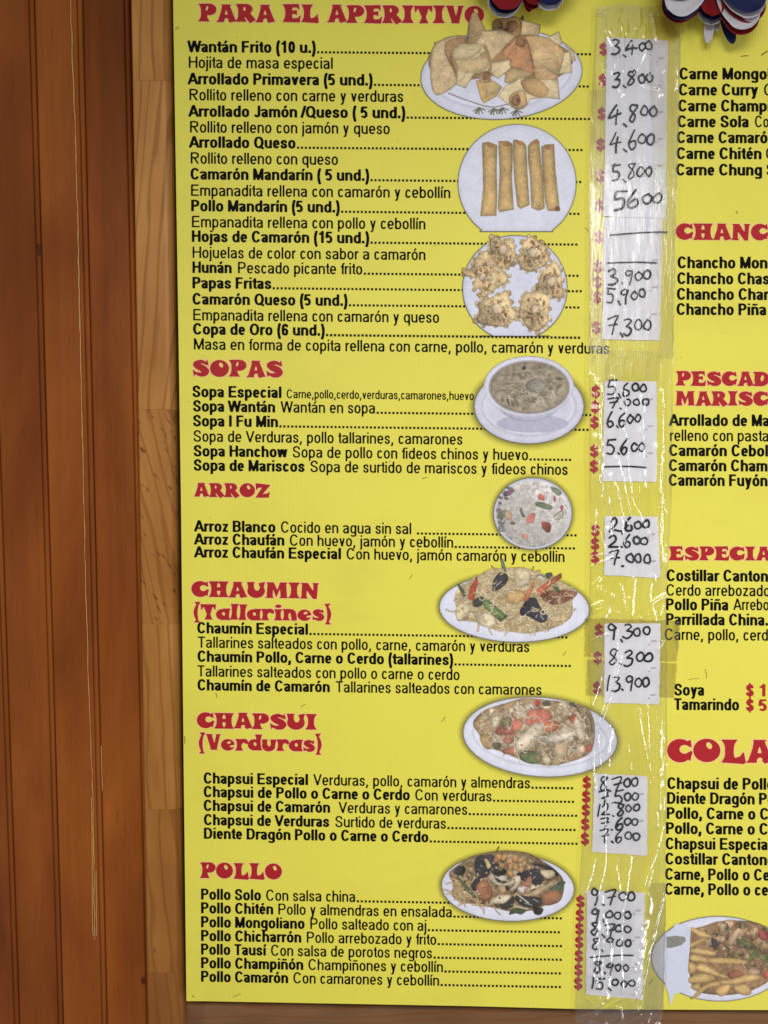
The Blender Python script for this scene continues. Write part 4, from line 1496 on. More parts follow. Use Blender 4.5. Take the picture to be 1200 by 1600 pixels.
def dish_chaumin():
    d = Paint(676, 868, 932, 1016, 16)
    d.plate(d.ellipse(803.7, 950.5, 117, 52.5, 1.5), rim=None, halo=10)
    d.zoom = (680, 870, 4.8)
    ar = [(150, 270), (230, 200), (340, 140), (400, 95), (600, 80), (700, 90), (830, 140), (950, 190), (1050, 260), (1030, 330), (1020, 450), (900, 530), (700, 575), (560, 560), (420, 540), (300, 490), (170, 470), (160, 400)]
    inn = [(594 + (x - 594) * .93, 330 + (y - 330) * .90) for x, y in ar]
    d.shape(ar, (200, 172, 124), edge=.2, ew=3, noise=.3)
    d.noodles(inn, 620, [(232, 210, 162), (218, 190, 136), (238, 220, 178), (204, 172, 118), (226, 202, 152)], 2.0, 74, .8)
    S = d.shape
    S([(590, 100), (650, 80), (710, 120), (715, 190), (650, 230), (600, 210)], (222, 200, 158), .4, 3, .2)
    S([(150, 400), (200, 350), (260, 380), (240, 460), (170, 480)], (224, 204, 160), .35, 3, .2)
    S([(310, 440), (400, 420), (450, 480), (400, 530), (320, 500)], (226, 208, 172), .35, 3, .2)
    d.line([(80, 395), (130, 412), (180, 405)], 2.4, (206, 182, 136))
    d.line([(330, 500), (320, 560)], 2.4, (220, 176, 116))
    d.line([(400, 540), (425, 585)], 2.0, (220, 186, 126))
    S([(535, 270), (580, 245), (660, 260), (680, 300), (620, 350), (545, 340)], (214, 168, 100), .4, 3, .15)
    d.line([(560, 300), (600, 290), (630, 310), (600, 340)], 2.4, (232, 196, 140))
    S([(788, 280), (850, 255), (960, 250), (1060, 262), (1050, 300), (980, 340), (880, 360), (800, 320)], (150, 96, 74), .4, 3, .3)
    d.scatter([(800, 280), (960, 260), (1050, 275), (960, 335), (850, 345)], 16, [(130, 78, 58), (176, 120, 92), (112, 66, 50)], 14, 34)
    S([(490, 20), (510, 15), (535, 110), (508, 118)], (92, 116, 84), .3, 2, .15, round_=False)
    S([(162, 210), (180, 200), (245, 290), (235, 310), (215, 305)], (66, 84, 58), .3, 2, .15, round_=False)
    S([(245, 310), (262, 225), (318, 140), (320, 190), (290, 330), (262, 325)], (198, 76, 52), .35, 3, .18, round_=False)
    S([(275, 345), (310, 310), (360, 300), (355, 360), (300, 378)], (54, 56, 50), .3, 2)
    S([(345, 320), (400, 325), (545, 445), (490, 490), (365, 380)], (104, 132, 78), .4, 4, .2, round_=False)
    d.line([(380, 345), (510, 455)], 1.6, (140, 164, 108))
    S([(428, 240), (440, 170), (480, 120), (530, 125), (548, 165), (520, 215), (450, 260)], (50, 46, 52), .3, 3, .15)
    d.line([(460, 215), (495, 185)], 1.6, (196, 196, 204))
    S([(635, 400), (670, 340), (700, 308), (755, 312), (790, 380), (840, 440), (835, 480), (790, 495), (740, 470), (690, 445), (645, 440)], (44, 42, 50), .3, 3, .15)
    for p in ([(690, 420), (720, 405)], [(755, 455), (765, 435)], [(790, 440), (812, 470)]):
        d.line(p, 1.6, (176, 176, 190))
    S([(660, 330), (690, 250), (735, 180), (750, 200), (710, 300), (690, 335)], (222, 128, 82), .35, 3, .15, round_=False)
    S([(760, 240), (850, 180), (945, 120), (950, 155), (860, 225), (790, 290), (765, 285)], (206, 94, 62), .35, 3, .18, round_=False)
    S([(740, 150), (790, 125), (828, 150), (810, 190), (770, 165)], (226, 214, 180), .35, 2, .15)
    d.line([(755, 150), (785, 135), (815, 150)], 1.4, (60, 56, 50))
    S([(830, 125), (875, 120), (870, 150), (840, 165)], (58, 84, 60), .3, 2)
    S([(875, 210), (905, 200), (935, 265), (905, 262)], (70, 98, 66), .3, 2)
    d.noodles(inn, 60, [(240, 224, 186), (226, 200, 150)], 1.6, 60, .9)
    d.scatter(inn, 50, [(206, 150, 110), (150, 140, 96), (236, 220, 184)], 4, 10, edge=.3, ew=.9)
    d.build('printed picture of fried noodles with vegetables and black mushrooms on an oval plate', -.0008)


def dish_chapsui():
    d = Paint(712, 1076, 978, 1230, 17)
    d.plate(d.ellipse(844, 1151.5, 120.5, 61.5, 4.5), rim=15, halo=11)
    d.zoom = (715, 1080, 4.615)
    ar = [(110, 230), (190, 140), (330, 90), (480, 50), (620, 60), (780, 80), (920, 110), (980, 200), (990, 330), (970, 420), (900, 480), (700, 535), (540, 520), (420, 480), (300, 430), (190, 400), (160, 320)]
    inn = [(570 + (x - 570) * .9, 290 + (y - 290) * .88) for x, y in ar]
    d.shape(ar, (160, 128, 92), .3, 3, .3)
    pal = [(220, 200, 170), (202, 174, 136), (228, 212, 186), (168, 146, 108), (186, 160, 122), (150, 134, 98), (212, 190, 156)]
    d.scatter(inn, 420, pal, 10, 36, edge=.42, ew=1.3, noise=.24)
    d.noodles(inn, 120, [(230, 214, 188), (212, 190, 154)], 1.3, 70, .5)
    S = d.shape
    S([(270, 290), (380, 190), (430, 190), (470, 240), (430, 290), (330, 320)], (204, 112, 92), .35, 3, .25)
    S([(310, 220), (340, 185), (385, 200), (380, 250), (340, 280)], (130, 120, 84), .4, 3, .2)
    S([(490, 190), (520, 140), (590, 120), (660, 140), (680, 200), (640, 250), (560, 240), (500, 245)], (208, 110, 90), .35, 3, .25)
    S([(555, 75), (580, 60), (595, 90), (570, 110)], (190, 60, 56), .3, 2)
    S([(610, 250), (700, 215), (740, 240), (700, 290), (630, 290)], (196, 108, 72), .35, 3, .25)
    S([(330, 340), (420, 300), (390, 370), (350, 380)], (206, 120, 98), .35, 3, .2)
    S([(320, 430), (400, 400), (410, 450), (350, 455)], (196, 112, 90), .35, 2, .2)
    S([(800, 190), (850, 170), (870, 200), (830, 230)], (176, 84, 66), .35, 2, .2)
    S([(920, 400), (965, 380), (970, 430), (930, 440)], (184, 90, 66), .35, 2, .2)
    S([(445, 460), (480, 430), (560, 440), (620, 480), (560, 525), (470, 505)], (100, 112, 70), .45, 3, .25)
    S([(160, 330), (220, 310), (280, 390), (220, 420), (180, 390)], (176, 142, 90), .4, 3, .2)
    S([(250, 380), (300, 370), (310, 410), (270, 420)], (90, 82, 66), .3, 2)
    S([(610, 80), (660, 70), (670, 100), (630, 105)], (74, 72, 62), .3, 2)
    S([(800, 90), (830, 80), (870, 120), (830, 110)], (74, 70, 66), .3, 2)
    S([(860, 130), (930, 110), (975, 200), (975, 300), (940, 330), (920, 220)], (150, 124, 92), .45, 3, .25)
    d.line([(925, 150), (960, 210), (965, 290)], 1.6, (84, 68, 50))
    S([(425, 420), (430, 360), (500, 280), (570, 225), (615, 235), (620, 280), (540, 370), (450, 430)], (230, 212, 182), .35, 3, .16)
    S([(595, 350), (650, 310), (770, 295), (840, 285), (850, 310), (780, 350), (680, 375)], (228, 212, 188), .35, 3, .16)
    S([(840, 210), (880, 200), (910, 280), (920, 350), (890, 360), (850, 300)], (222, 202, 170), .35, 3, .2)
    S([(250, 190), (290, 175), (300, 210), (275, 260), (250, 250)], (226, 206, 174), .35, 2, .15)
    S([(265, 300), (320, 340), (340, 380), (300, 370)], (224, 198, 164), .35, 2, .15)
    S([(610, 480), (650, 470), (670, 500), (650, 530), (620, 515)], (226, 206, 170), .35, 2, .15)
    S([(700, 400), (760, 360), (800, 400), (780, 470), (720, 480)], (208, 178, 136), .4, 3, .2)
    S([(860, 410), (910, 390), (920, 430), (880, 470), (850, 450)], (226, 198, 164), .35, 2, .2)
    d.line([(415, 320), (410, 400), (450, 495)], 2.0, (228, 208, 176))
    d.line([(430, 200), (460, 150), (500, 190), (560, 170)], 1.8, (232, 214, 190))
    d.scatter(inn, 110, [(232, 216, 190), (190, 160, 120), (150, 120, 86), (216, 130, 104), (236, 224, 204)], 4, 12, edge=.35, ew=.9)
    d.noodles(inn, 36, [(236, 222, 198)], 1.2, 60, .6)
    d.build('printed picture of stir-fried chicken and vegetables with tomato on an oval plate', -.0008, .12)


def dish_chicken():
    d = Paint(680, 1318, 908, 1450, 18)
    d.plate(d.ellipse(793.5, 1386.5, 103.5, 52.5, 2.5), halo=10)
    d.zoom = (680, 1315, 5.217)
    ar = [(110, 260), (190, 190), (300, 120), (480, 80), (620, 75), (760, 95), (860, 150), (980, 230), (1050, 330), (1020, 480), (900, 520), (800, 560), (620, 570), (480, 540), (300, 510), (200, 490), (130, 430), (150, 350)]
    inn = [(580 + (x - 580) * .9, 330 + (y - 330) * .88) for x, y in ar]
    d.shape(ar, (132, 104, 74), .3, 3, .3)
    d.scatter(inn, 300, [(214, 186, 146), (188, 152, 108), (60, 54, 48), (150, 116, 80), (224, 202, 168), (110, 94, 70)], 10, 34, edge=.42, ew=1.4, noise=.24)
    d.noodles([(110, 300), (260, 300), (520, 480), (480, 545), (300, 520), (150, 470)], 60, [(220, 190, 140), (204, 166, 110)], 1.9, 90, .4)
    blk = (46, 44, 46)
    S = d.shape
    for p in ([(150, 250), (180, 205), (220, 198), (245, 240), (220, 275), (170, 270)], [(320, 180), (340, 125), (400, 110), (410, 180), (450, 200), (430, 280), (370, 300), (330, 260)],
              [(400, 120), (470, 105), (520, 190), (580, 240), (550, 280), (480, 270), (430, 200)], [(670, 260), (760, 230), (820, 215), (870, 250), (890, 310), (830, 350), (760, 330), (700, 310)],
              [(780, 180), (860, 180), (980, 230), (1000, 290), (960, 260), (880, 220)], [(640, 450), (720, 440), (860, 460), (880, 510), (800, 540), (700, 520)], [(800, 540), (880, 545), (860, 595), (810, 590)],
              [(520, 510), (600, 480), (640, 440), (640, 520), (560, 550)], [(295, 340), (350, 290), (370, 330), (330, 400), (300, 390)]):
        S(p, blk, edge=.25, ew=3, noise=.25, grad=.3)
    S([(600, 595), (640, 545), (740, 560), (700, 595), (660, 585)], (62, 72, 54), .3, 3, .2)
    S([(940, 390), (1000, 340), (1062, 325), (1040, 370), (1010, 410)], (74, 88, 70), .3, 3, .2)
    S([(195, 320), (215, 310), (330, 440), (310, 450), (240, 380)], (84, 94, 66), .3, 2, .2)
    d.line([(500, 80), (520, 42)], 1.6, (60, 56, 50))
    for x, y, r in ((510, 130, 38), (560, 130, 32), (600, 160, 34), (650, 140, 34), (700, 150, 30), (725, 175, 28), (660, 200, 34), (610, 200, 30), (700, 225, 30), (540, 205, 32), (608, 255, 34)):
        d.blob(x, y, r, (216, 158, 96), .15, asp=.75, edge=.45, ew=2.5)
    d.blob(500, 150, 24, (190, 116, 80), .2)
    S([(340, 350), (400, 315), (450, 360), (470, 420), (440, 485), (370, 480), (335, 420)], (168, 106, 74), .4, 4, .18)
    d.line([(380, 380), (420, 370), (430, 410), (400, 425)], 1.6, (130, 80, 56))
    S([(865, 440), (930, 400), (1000, 400), (1035, 440), (1010, 490), (930, 520), (880, 510)], (164, 106, 76), .4, 4, .15)
    S([(430, 290), (470, 260), (500, 320), (560, 340), (640, 310), (630, 350), (520, 360), (470, 330)], (228, 208, 176), .35, 2.5, .15)
    S([(510, 290), (560, 275), (590, 310), (540, 320)], (216, 206, 190), .3, 2, .1)
    S([(640, 290), (690, 280), (690, 340), (640, 400), (610, 390), (650, 340)], (226, 206, 176), .35, 2.5, .15)
    S([(720, 440), (800, 400), (960, 320), (975, 350), (880, 400), (820, 445)], (216, 184, 140), .4, 3, .2)
    S([(860, 240), (960, 235), (975, 280), (920, 305), (880, 280)], (222, 196, 154), .35, 2.5, .15)
    S([(400, 140), (430, 150), (455, 200), (430, 222), (415, 190)], (224, 194, 142), .35, 2, .15)
    S([(445, 490), (520, 440), (610, 440), (570, 500), (480, 505)], (226, 206, 172), .35, 2.5, .18)
    S([(710, 355), (770, 280), (790, 330), (740, 370)], (176, 116, 84), .35, 2.5, .15)
    d.blob(705, 390, 28, (222, 214, 216), .3, edge=.2)
    d.line([(670, 430), (760, 500)], 2.6, (206, 196, 176))
    d.line([(650, 525), (750, 550)], 2.4, (222, 206, 176))
    for p in ([(800, 470), (840, 490)], [(730, 500), (790, 520)], [(370, 195), (380, 200)], [(800, 300), (815, 285)]):
        d.line(p, 1.8, (150, 156, 160))
    d.scatter(inn, 80, [(232, 214, 184), (196, 160, 118), (70, 64, 58), (224, 200, 160)], 4, 12, edge=.35, ew=.9)
    d.build('printed picture of chicken with nuts and black mushrooms on an oval plate', -.0008)


def dish_fries():
    d = Paint(1010, 1424, 1240, 1574, 19)
    d.plate(d.ellipse(1124, 1498, 106, 66, 1), rim=None, halo=0)
    d.zoom = (1010, 1420, 6.316)
    ar = [(420, 250), (520, 200), (680, 130), (860, 115), (1060, 130), (1200, 190), (1330, 300), (1350, 500), (1240, 680), (1100, 780), (900, 840), (700, 850), (480, 800), (420, 600)]
    d.shape(ar, (140, 104, 72), .3, 3, .3)
    inn = [(880 + (x - 880) * .92, 440 + (y - 440) * .9) for x, y in ar if True]
    d.scatter([(520, 200), (860, 125), (1200, 190), (1330, 300), (1350, 500), (1200, 650), (1000, 600), (900, 480), (660, 470)], 260,
              [(178, 138, 98), (206, 170, 130), (130, 98, 70), (120, 116, 72), (156, 110, 80), (96, 80, 62), (190, 150, 112)], 16, 48, edge=.42, ew=1.6, noise=.24)
    S = d.shape
    S([(790, 350), (810, 280), (890, 200), (930, 200), (900, 270), (870, 340), (830, 370)], (212, 174, 132), .4, 3, .15)
    S([(720, 150), (790, 150), (760, 240), (730, 220)], (206, 172, 130), .4, 3, .15)
    for p in ([(880, 310), (960, 300), (1060, 350), (1000, 370)], [(1000, 500), (1090, 380), (1120, 400), (1040, 520)], [(1100, 460), (1170, 440), (1200, 500), (1150, 520)]):
        S(p, (104, 112, 66), .4, 3, .2)
    S([(1100, 200), (1200, 240), (1200, 310), (1130, 300)], (160, 70, 66), .4, 3, .2)
    S([(640, 290), (690, 310), (700, 360), (660, 390)], (60, 56, 62), .3, 2)
    S([(1000, 610), (1060, 570), (1130, 620), (1080, 660), (1010, 650)], (206, 160, 128), .4, 3, .2)
    S([(1150, 640), (1210, 600), (1220, 680), (1170, 690)], (190, 90, 76), .4, 3, .2)
    S([(800, 640), (880, 600), (960, 640), (900, 690), (820, 680)], (160, 96, 66), .4, 3, .2)
    fr = (228, 182, 112)
    for p in ([(430, 200), (470, 185), (640, 260), (620, 290), (520, 270)], [(420, 380), (450, 330), (580, 280), (600, 300), (480, 370)], [(420, 420), (500, 385), (680, 430), (660, 460), (520, 445)],
              [(430, 480), (480, 450), (620, 490), (600, 530), (450, 510)], [(600, 500), (650, 480), (900, 490), (990, 520), (960, 545), (650, 540)], [(410, 520), (500, 560), (480, 620), (420, 640)],
              [(480, 570), (560, 540), (700, 620), (810, 670), (780, 690), (640, 650), (520, 610)], [(420, 680), (560, 630), (680, 670), (640, 720), (480, 735), (420, 730)],
              [(440, 760), (520, 730), (540, 780), (500, 810), (450, 790)], [(680, 800), (740, 760), (820, 750), (800, 830), (740, 865), (690, 840)], [(860, 770), (960, 740), (1030, 780), (1030, 840), (970, 855), (900, 830)],
              [(432, 892), (470, 850), (560, 760), (700, 710), (730, 750), (600, 790), (500, 870)], [(700, 720), (850, 690), (1000, 650), (1110, 655), (1120, 690), (960, 730), (800, 750)]):
        k = d.r.uniform(.9, 1.06)
        S(p, tuple(v * k for v in fr), edge=.42, ew=2.6, noise=.12, grad=.12)
    d.build('printed picture of stir-fried meat with chips on an oval plate', -.0008)


for f in (dish_wantan, dish_rolls, dish_leaves, dish_soup, dish_rice, dish_chaumin, dish_chapsui, dish_chicken, dish_fries):
    f()
# ------------------------------------------------------------------ paper price slips with handwritten prices
DIG = {
    '0': (.62, [[(.36, .98), (.12, .78), (.06, .36), (.24, .04), (.46, .14), (.56, .55), (.44, .92), (.30, .97)]]),
    '1': (.34, [[(.22, 1.0), (.18, .5), (.12, .0)]]),
    '2': (.66, [[(.10, .78), (.30, 1.0), (.52, .84), (.42, .50), (.06, .04), (.34, .10), (.64, .02)]]),
    '3': (.62, [[(.08, .90), (.34, 1.0), (.50, .82), (.24, .56)], [(.24, .56), (.52, .42), (.48, .14), (.24, .0), (.02, .06)]]),
    '4': (.74, [[(.40, 1.0), (.22, .62), (.02, .30), (.36, .38), (.70, .46)], [(.50, .70), (.44, .30), (.44, -.06)]]),
    '5': (.66, [[(.18, .98), (.12, .58), (.36, .60), (.52, .36), (.40, .06), (.06, .04)], [(.16, .96), (.62, 1.0)]]),
    '6': (.58, [[(.44, 1.04), (.18, .66), (.06, .28), (.20, .0), (.44, .14), (.44, .40), (.24, .44), (.08, .26)]]),
    '7': (.68, [[(.04, .88), (.60, .98), (.44, .55), (.30, .0)], [(.16, .48), (.60, .56)]]),
    '8': (.62, [[(.52, .92), (.24, .98), (.14, .80), (.34, .56), (.46, .26), (.28, .0), (.10, .16), (.26, .48), (.54, .84), (.50, 1.0)]]),
    '9': (.60, [[(.46, .84), (.26, 1.0), (.08, .78), (.22, .58), (.46, .74), (.44, .88)], [(.47, .84), (.40, .40), (.34, -.06)]]),
    ',': (.26, [[(.08, .10), (.20, -.10)]]),
    '.': (.26, [[(.10, .10), (.16, .02)]]),
}


def handwriting(t, x, y, width, hgt, rise, pen=3.0, parent=None, Y=-.0022, seed=0):
    jr = random.Random(seed * 97 + int(x * 3 + y))
    tot = 0
    cells = []
    n = len(t)
    for k, ch in enumerate(t):
        A, st = DIG[ch]
        tail = ch == '0' and k >= n - 3
        sc = .58 if tail else (.95 if k else 1.0)
        adv = A * (.80 if tail else 1.0) + .03
        up = (.26 if tail else .04 if ch not in ',.' else -.02)
        cells.append((st, tot, sc, up, tail))
        tot += adv
    sx = width / tot
    strokes = []
    for st, u, sc, up, tail in cells:
        jx, jy = jr.uniform(-.05, .05), jr.uniform(-.07, .07)
        for q in st:
            pts = [(a + jr.uniform(-.05, .05), b + jr.uniform(-.065, .065)) for a, b in q]
            pts = crom(pts, 5) if len(pts) > 2 else pts
            out = []
            for a, b in pts:
                X = x + (u + a * (.82 if tail else 1) + jx) * sx
                out.append((X, y - (b * sc + up + jy) * hgt - rise * (X - x) / width))
            strokes.append((out, (0, 0), pen / 2 * jr.uniform(.78, 1.15)))
    return pen_mesh(strokes, parent, Y, 'handwritten_price')


def pen_mesh(strokes, parent, Y, name, mat=None):
    xs = [p[0] for s in strokes for p in s[0]]
    ys = [p[1] for s in strokes for p in s[0]]
    x0, y0, st = min(xs) - 4, min(ys) - 4, .62
    nx, ny = int((max(xs) + 4 - x0) / st) + 1, int((max(ys) + 4 - y0) / st) + 1
    X, Yg = np.meshgrid(x0 + np.arange(nx) * st, y0 + np.arange(ny) * st)
    Fd = stroke_field(X, Yg, strokes, 1.5)
    V, Fs = msq(Fd, x0, y0, st)
    return mk(name, P(V[:, 0], V[:, 1], Y), Fs, mat or M_MARKER, parent)


def slip(corners, label, prices, rules=(), pen=3.0, Y=-.0016, seed=0):
    """corners: top-left, top-right, bottom-right, bottom-left in photo pixels"""
    c = np.array(corners, float)
    nx, ny = 10, 26
    jr = random.Random(seed)
    V = []
    for j in range(ny + 1):
        for i in range(nx + 1):
            s, t = i / nx, j / ny
            q = (c[0] * (1 - s) + c[1] * s) * (1 - t) + (c[3] * (1 - s) + c[2] * s) * t
            e = (jr.uniform(-.7, .7) if i in (0, nx) else 0, jr.uniform(-.6, .6) if j in (0, ny) else 0)
            V.append((q[0] + e[0], q[1] + e[1]))
    V = np.array(V)
    p = P(V[:, 0], V[:, 1], Y)
    p[:, 1] += .00025 * np.sin(V[:, 1] * .11 + seed) * np.sin(V[:, 0] * .09)
    Fc = [(j * (nx + 1) + i, (j + 1) * (nx + 1) + i, (j + 1) * (nx + 1) + i + 1, j * (nx + 1) + i + 1) for j in range(ny) for i in range(nx)]
    base = P([np.mean(c[2:, 0])], [np.mean(c[2:, 1])], Y)[0]
    root_ = empty('price_slip', tuple(base), label, 'paper slip', 'paper price slips stuck along the menu board')
    mk('paper', p, Fc, M_PAPER, root_, smooth=True)
    for k, (t, x, y, wd, hg, rise) in enumerate(prices):
        handwriting(t, x, y, wd, hg, rise, pen, root_, Y - .0009, seed + k)
    for x0, y0, x1, y1 in rules:
        pen_mesh([(crom([(x0, y0), ((x0 * 2 + x1) / 3, y0 + (y1 - y0) / 3 - 1.0), ((x0 + 2 * x1) / 3, y0 + (y1 - y0) * .66 - 1.2), (x1, y1)], 4), (0, 0), pen * .42)], root_, Y - .0009, 'drawn_rule')
    # faint printing showing through along the right side of the paper
    for k in range(int((c[2, 1] - c[1, 1]) / 42)):
        yy = c[1, 1] + 28 + k * 42
        t = (yy - c[1, 1]) / (c[2, 1] - c[1, 1])
        xr = c[1, 0] * (1 - t) + c[2, 0] * t
        pen_mesh([([(xr - 13, yy), (xr - 7, yy - .5)], (0, 0), 1.5), ([(xr - 17, yy + 5), (xr - 16, yy + 5)], (0, 0), 1.3)], root_, Y - .0007, 'faint_mark', M_FAINT)
    return root_


slip([(948, 58), (1044, 63), (1040, 300), (944.5, 299)], 'paper slip with handwritten prices from 3,400 down to 5,800', [
    ('3,400', 957, 86, 64, 23, 2), ('3,800', 956, 136, 66, 24, 2), ('4,800', 952, 196, 76, 28, 8), ('4,600', 952, 238, 72, 28, 6), ('5,800', 955, 285, 66, 26, 4)], seed=1)
slip([(944, 340), (1036, 337), (1031, 532), (941, 530)], 'paper slip with two drawn dashes above 3.900, 5,900 and 7,300', [
    ('3.900', 951, 446, 67, 24, 3), ('5,900', 947, 475, 62, 22, 4), ('7,300', 948, 526, 70, 28, 4)], [(954, 367.5, 1042, 362.5), (950, 411, 1026, 411)], seed=2)
slip([(943.5, 296), (1042.5, 300), (1040, 341), (942.5, 338)], 'short paper slip reading 5600 overlapping the slips above and below', [
    ('5600', 957, 330, 80, 29, 6)], pen=3.7, Y=-.0028, seed=3)
slip([(944.5, 596), (1026, 596), (1026.5, 753), (941, 752)], 'creased paper slip of soup prices ending in a drawn dash', [
    ('5,600', 948, 619, 63, 22, 1), ('7.000', 949, 640, 66, 18, 1), ('6,600', 948, 668, 54, 22, 2), ('5.600', 947, 712, 62, 23, 2)], [(944, 729.5, 1009, 730.5)], seed=4)
slip([(945, 806), (1028, 807), (1032, 903), (944, 899)], 'small paper slip of rice prices ending in 7.000', [
    ('2,600', 951, 833, 66, 22, 1), ('2.600', 950, 857, 64, 20, 1), ('7.000', 952, 886, 65, 24, 1)], pen=3.3, seed=5)
slip([(944.5, 974), (1032, 974), (1030, 1101), (944, 1098)], 'paper slip reading 9,300, 8.300 and 13.900 below folded tape', [
    ('9,300', 950, 999, 67, 23, 0), ('8.300', 949, 1040, 71, 24, 1), ('13.900', 948, 1080, 68, 24, 1)], seed=6)
slip([(929, 1209), (1012, 1213), (1011, 1337), (925, 1331)], 'paper slip of five prices reading 8.700 down to 7.600', [
    ('8.700', 935, 1236, 64, 23, 2), ('7.500', 937, 1257, 62, 21, 2), ('12.800', 931, 1276, 70, 19, 3), ('7.600', 937, 1297, 62, 19, 2), ('7.600', 936, 1318, 65, 20, 1)], pen=2.9, seed=7)
slip([(917, 1391), (1008, 1395), (1004, 1562), (915, 1554)], 'lowest paper slip, prices from 9.700 down to 15,000', [
    ('9.700', 921, 1416, 73, 25, 0), ('9,000', 923, 1440, 64, 19, -1), ('8,700', 923, 1462, 64, 19, -1), ('8,900', 923, 1484, 64, 19, -1), ('8.900', 928, 1522, 56, 18, 0), ('15,000', 921, 1545, 73, 17, -1)],
    [(923, 1496, 989, 1493)], pen=3.0, seed=8)

# torn white paper scrap stuck over the left side of the lowest plate picture
sc_pts = np.array([(1041.5, 1459), (1050, 1452), (1056, 1443), (1068, 1445), (1079.5, 1448), (1078, 1480), (1074, 1520), (1077, 1545), (1080, 1552), (1064, 1551), (1054, 1553), (1048, 1571), (1045, 1553), (1040, 1541), (1041, 1500)])
scrap = empty('torn_paper', tuple(P([1060], [1553], -.0016)[0]), 'torn scrap of white paper stuck over the plate of chips', 'paper scrap')
mk('paper', P(sc_pts[:, 0], sc_pts[:, 1], -.0016), [tuple(range(len(sc_pts)))], m_plain('thin_bluish_paper', lin(214, 218, 236), .6, .3, .07, 60), scrap)
gs = np.array([(1042, 1464), (1055, 1462), (1070, 1464), (1072, 1470), (1064, 1477), (1050, 1481), (1042, 1481)])
mk('grey_patch', P(gs[:, 0], gs[:, 1], -.0020), [tuple(range(len(gs)))], m_plain('grey_smudge', lin(152, 148, 138), .7, .3, .3, 260), scrap)
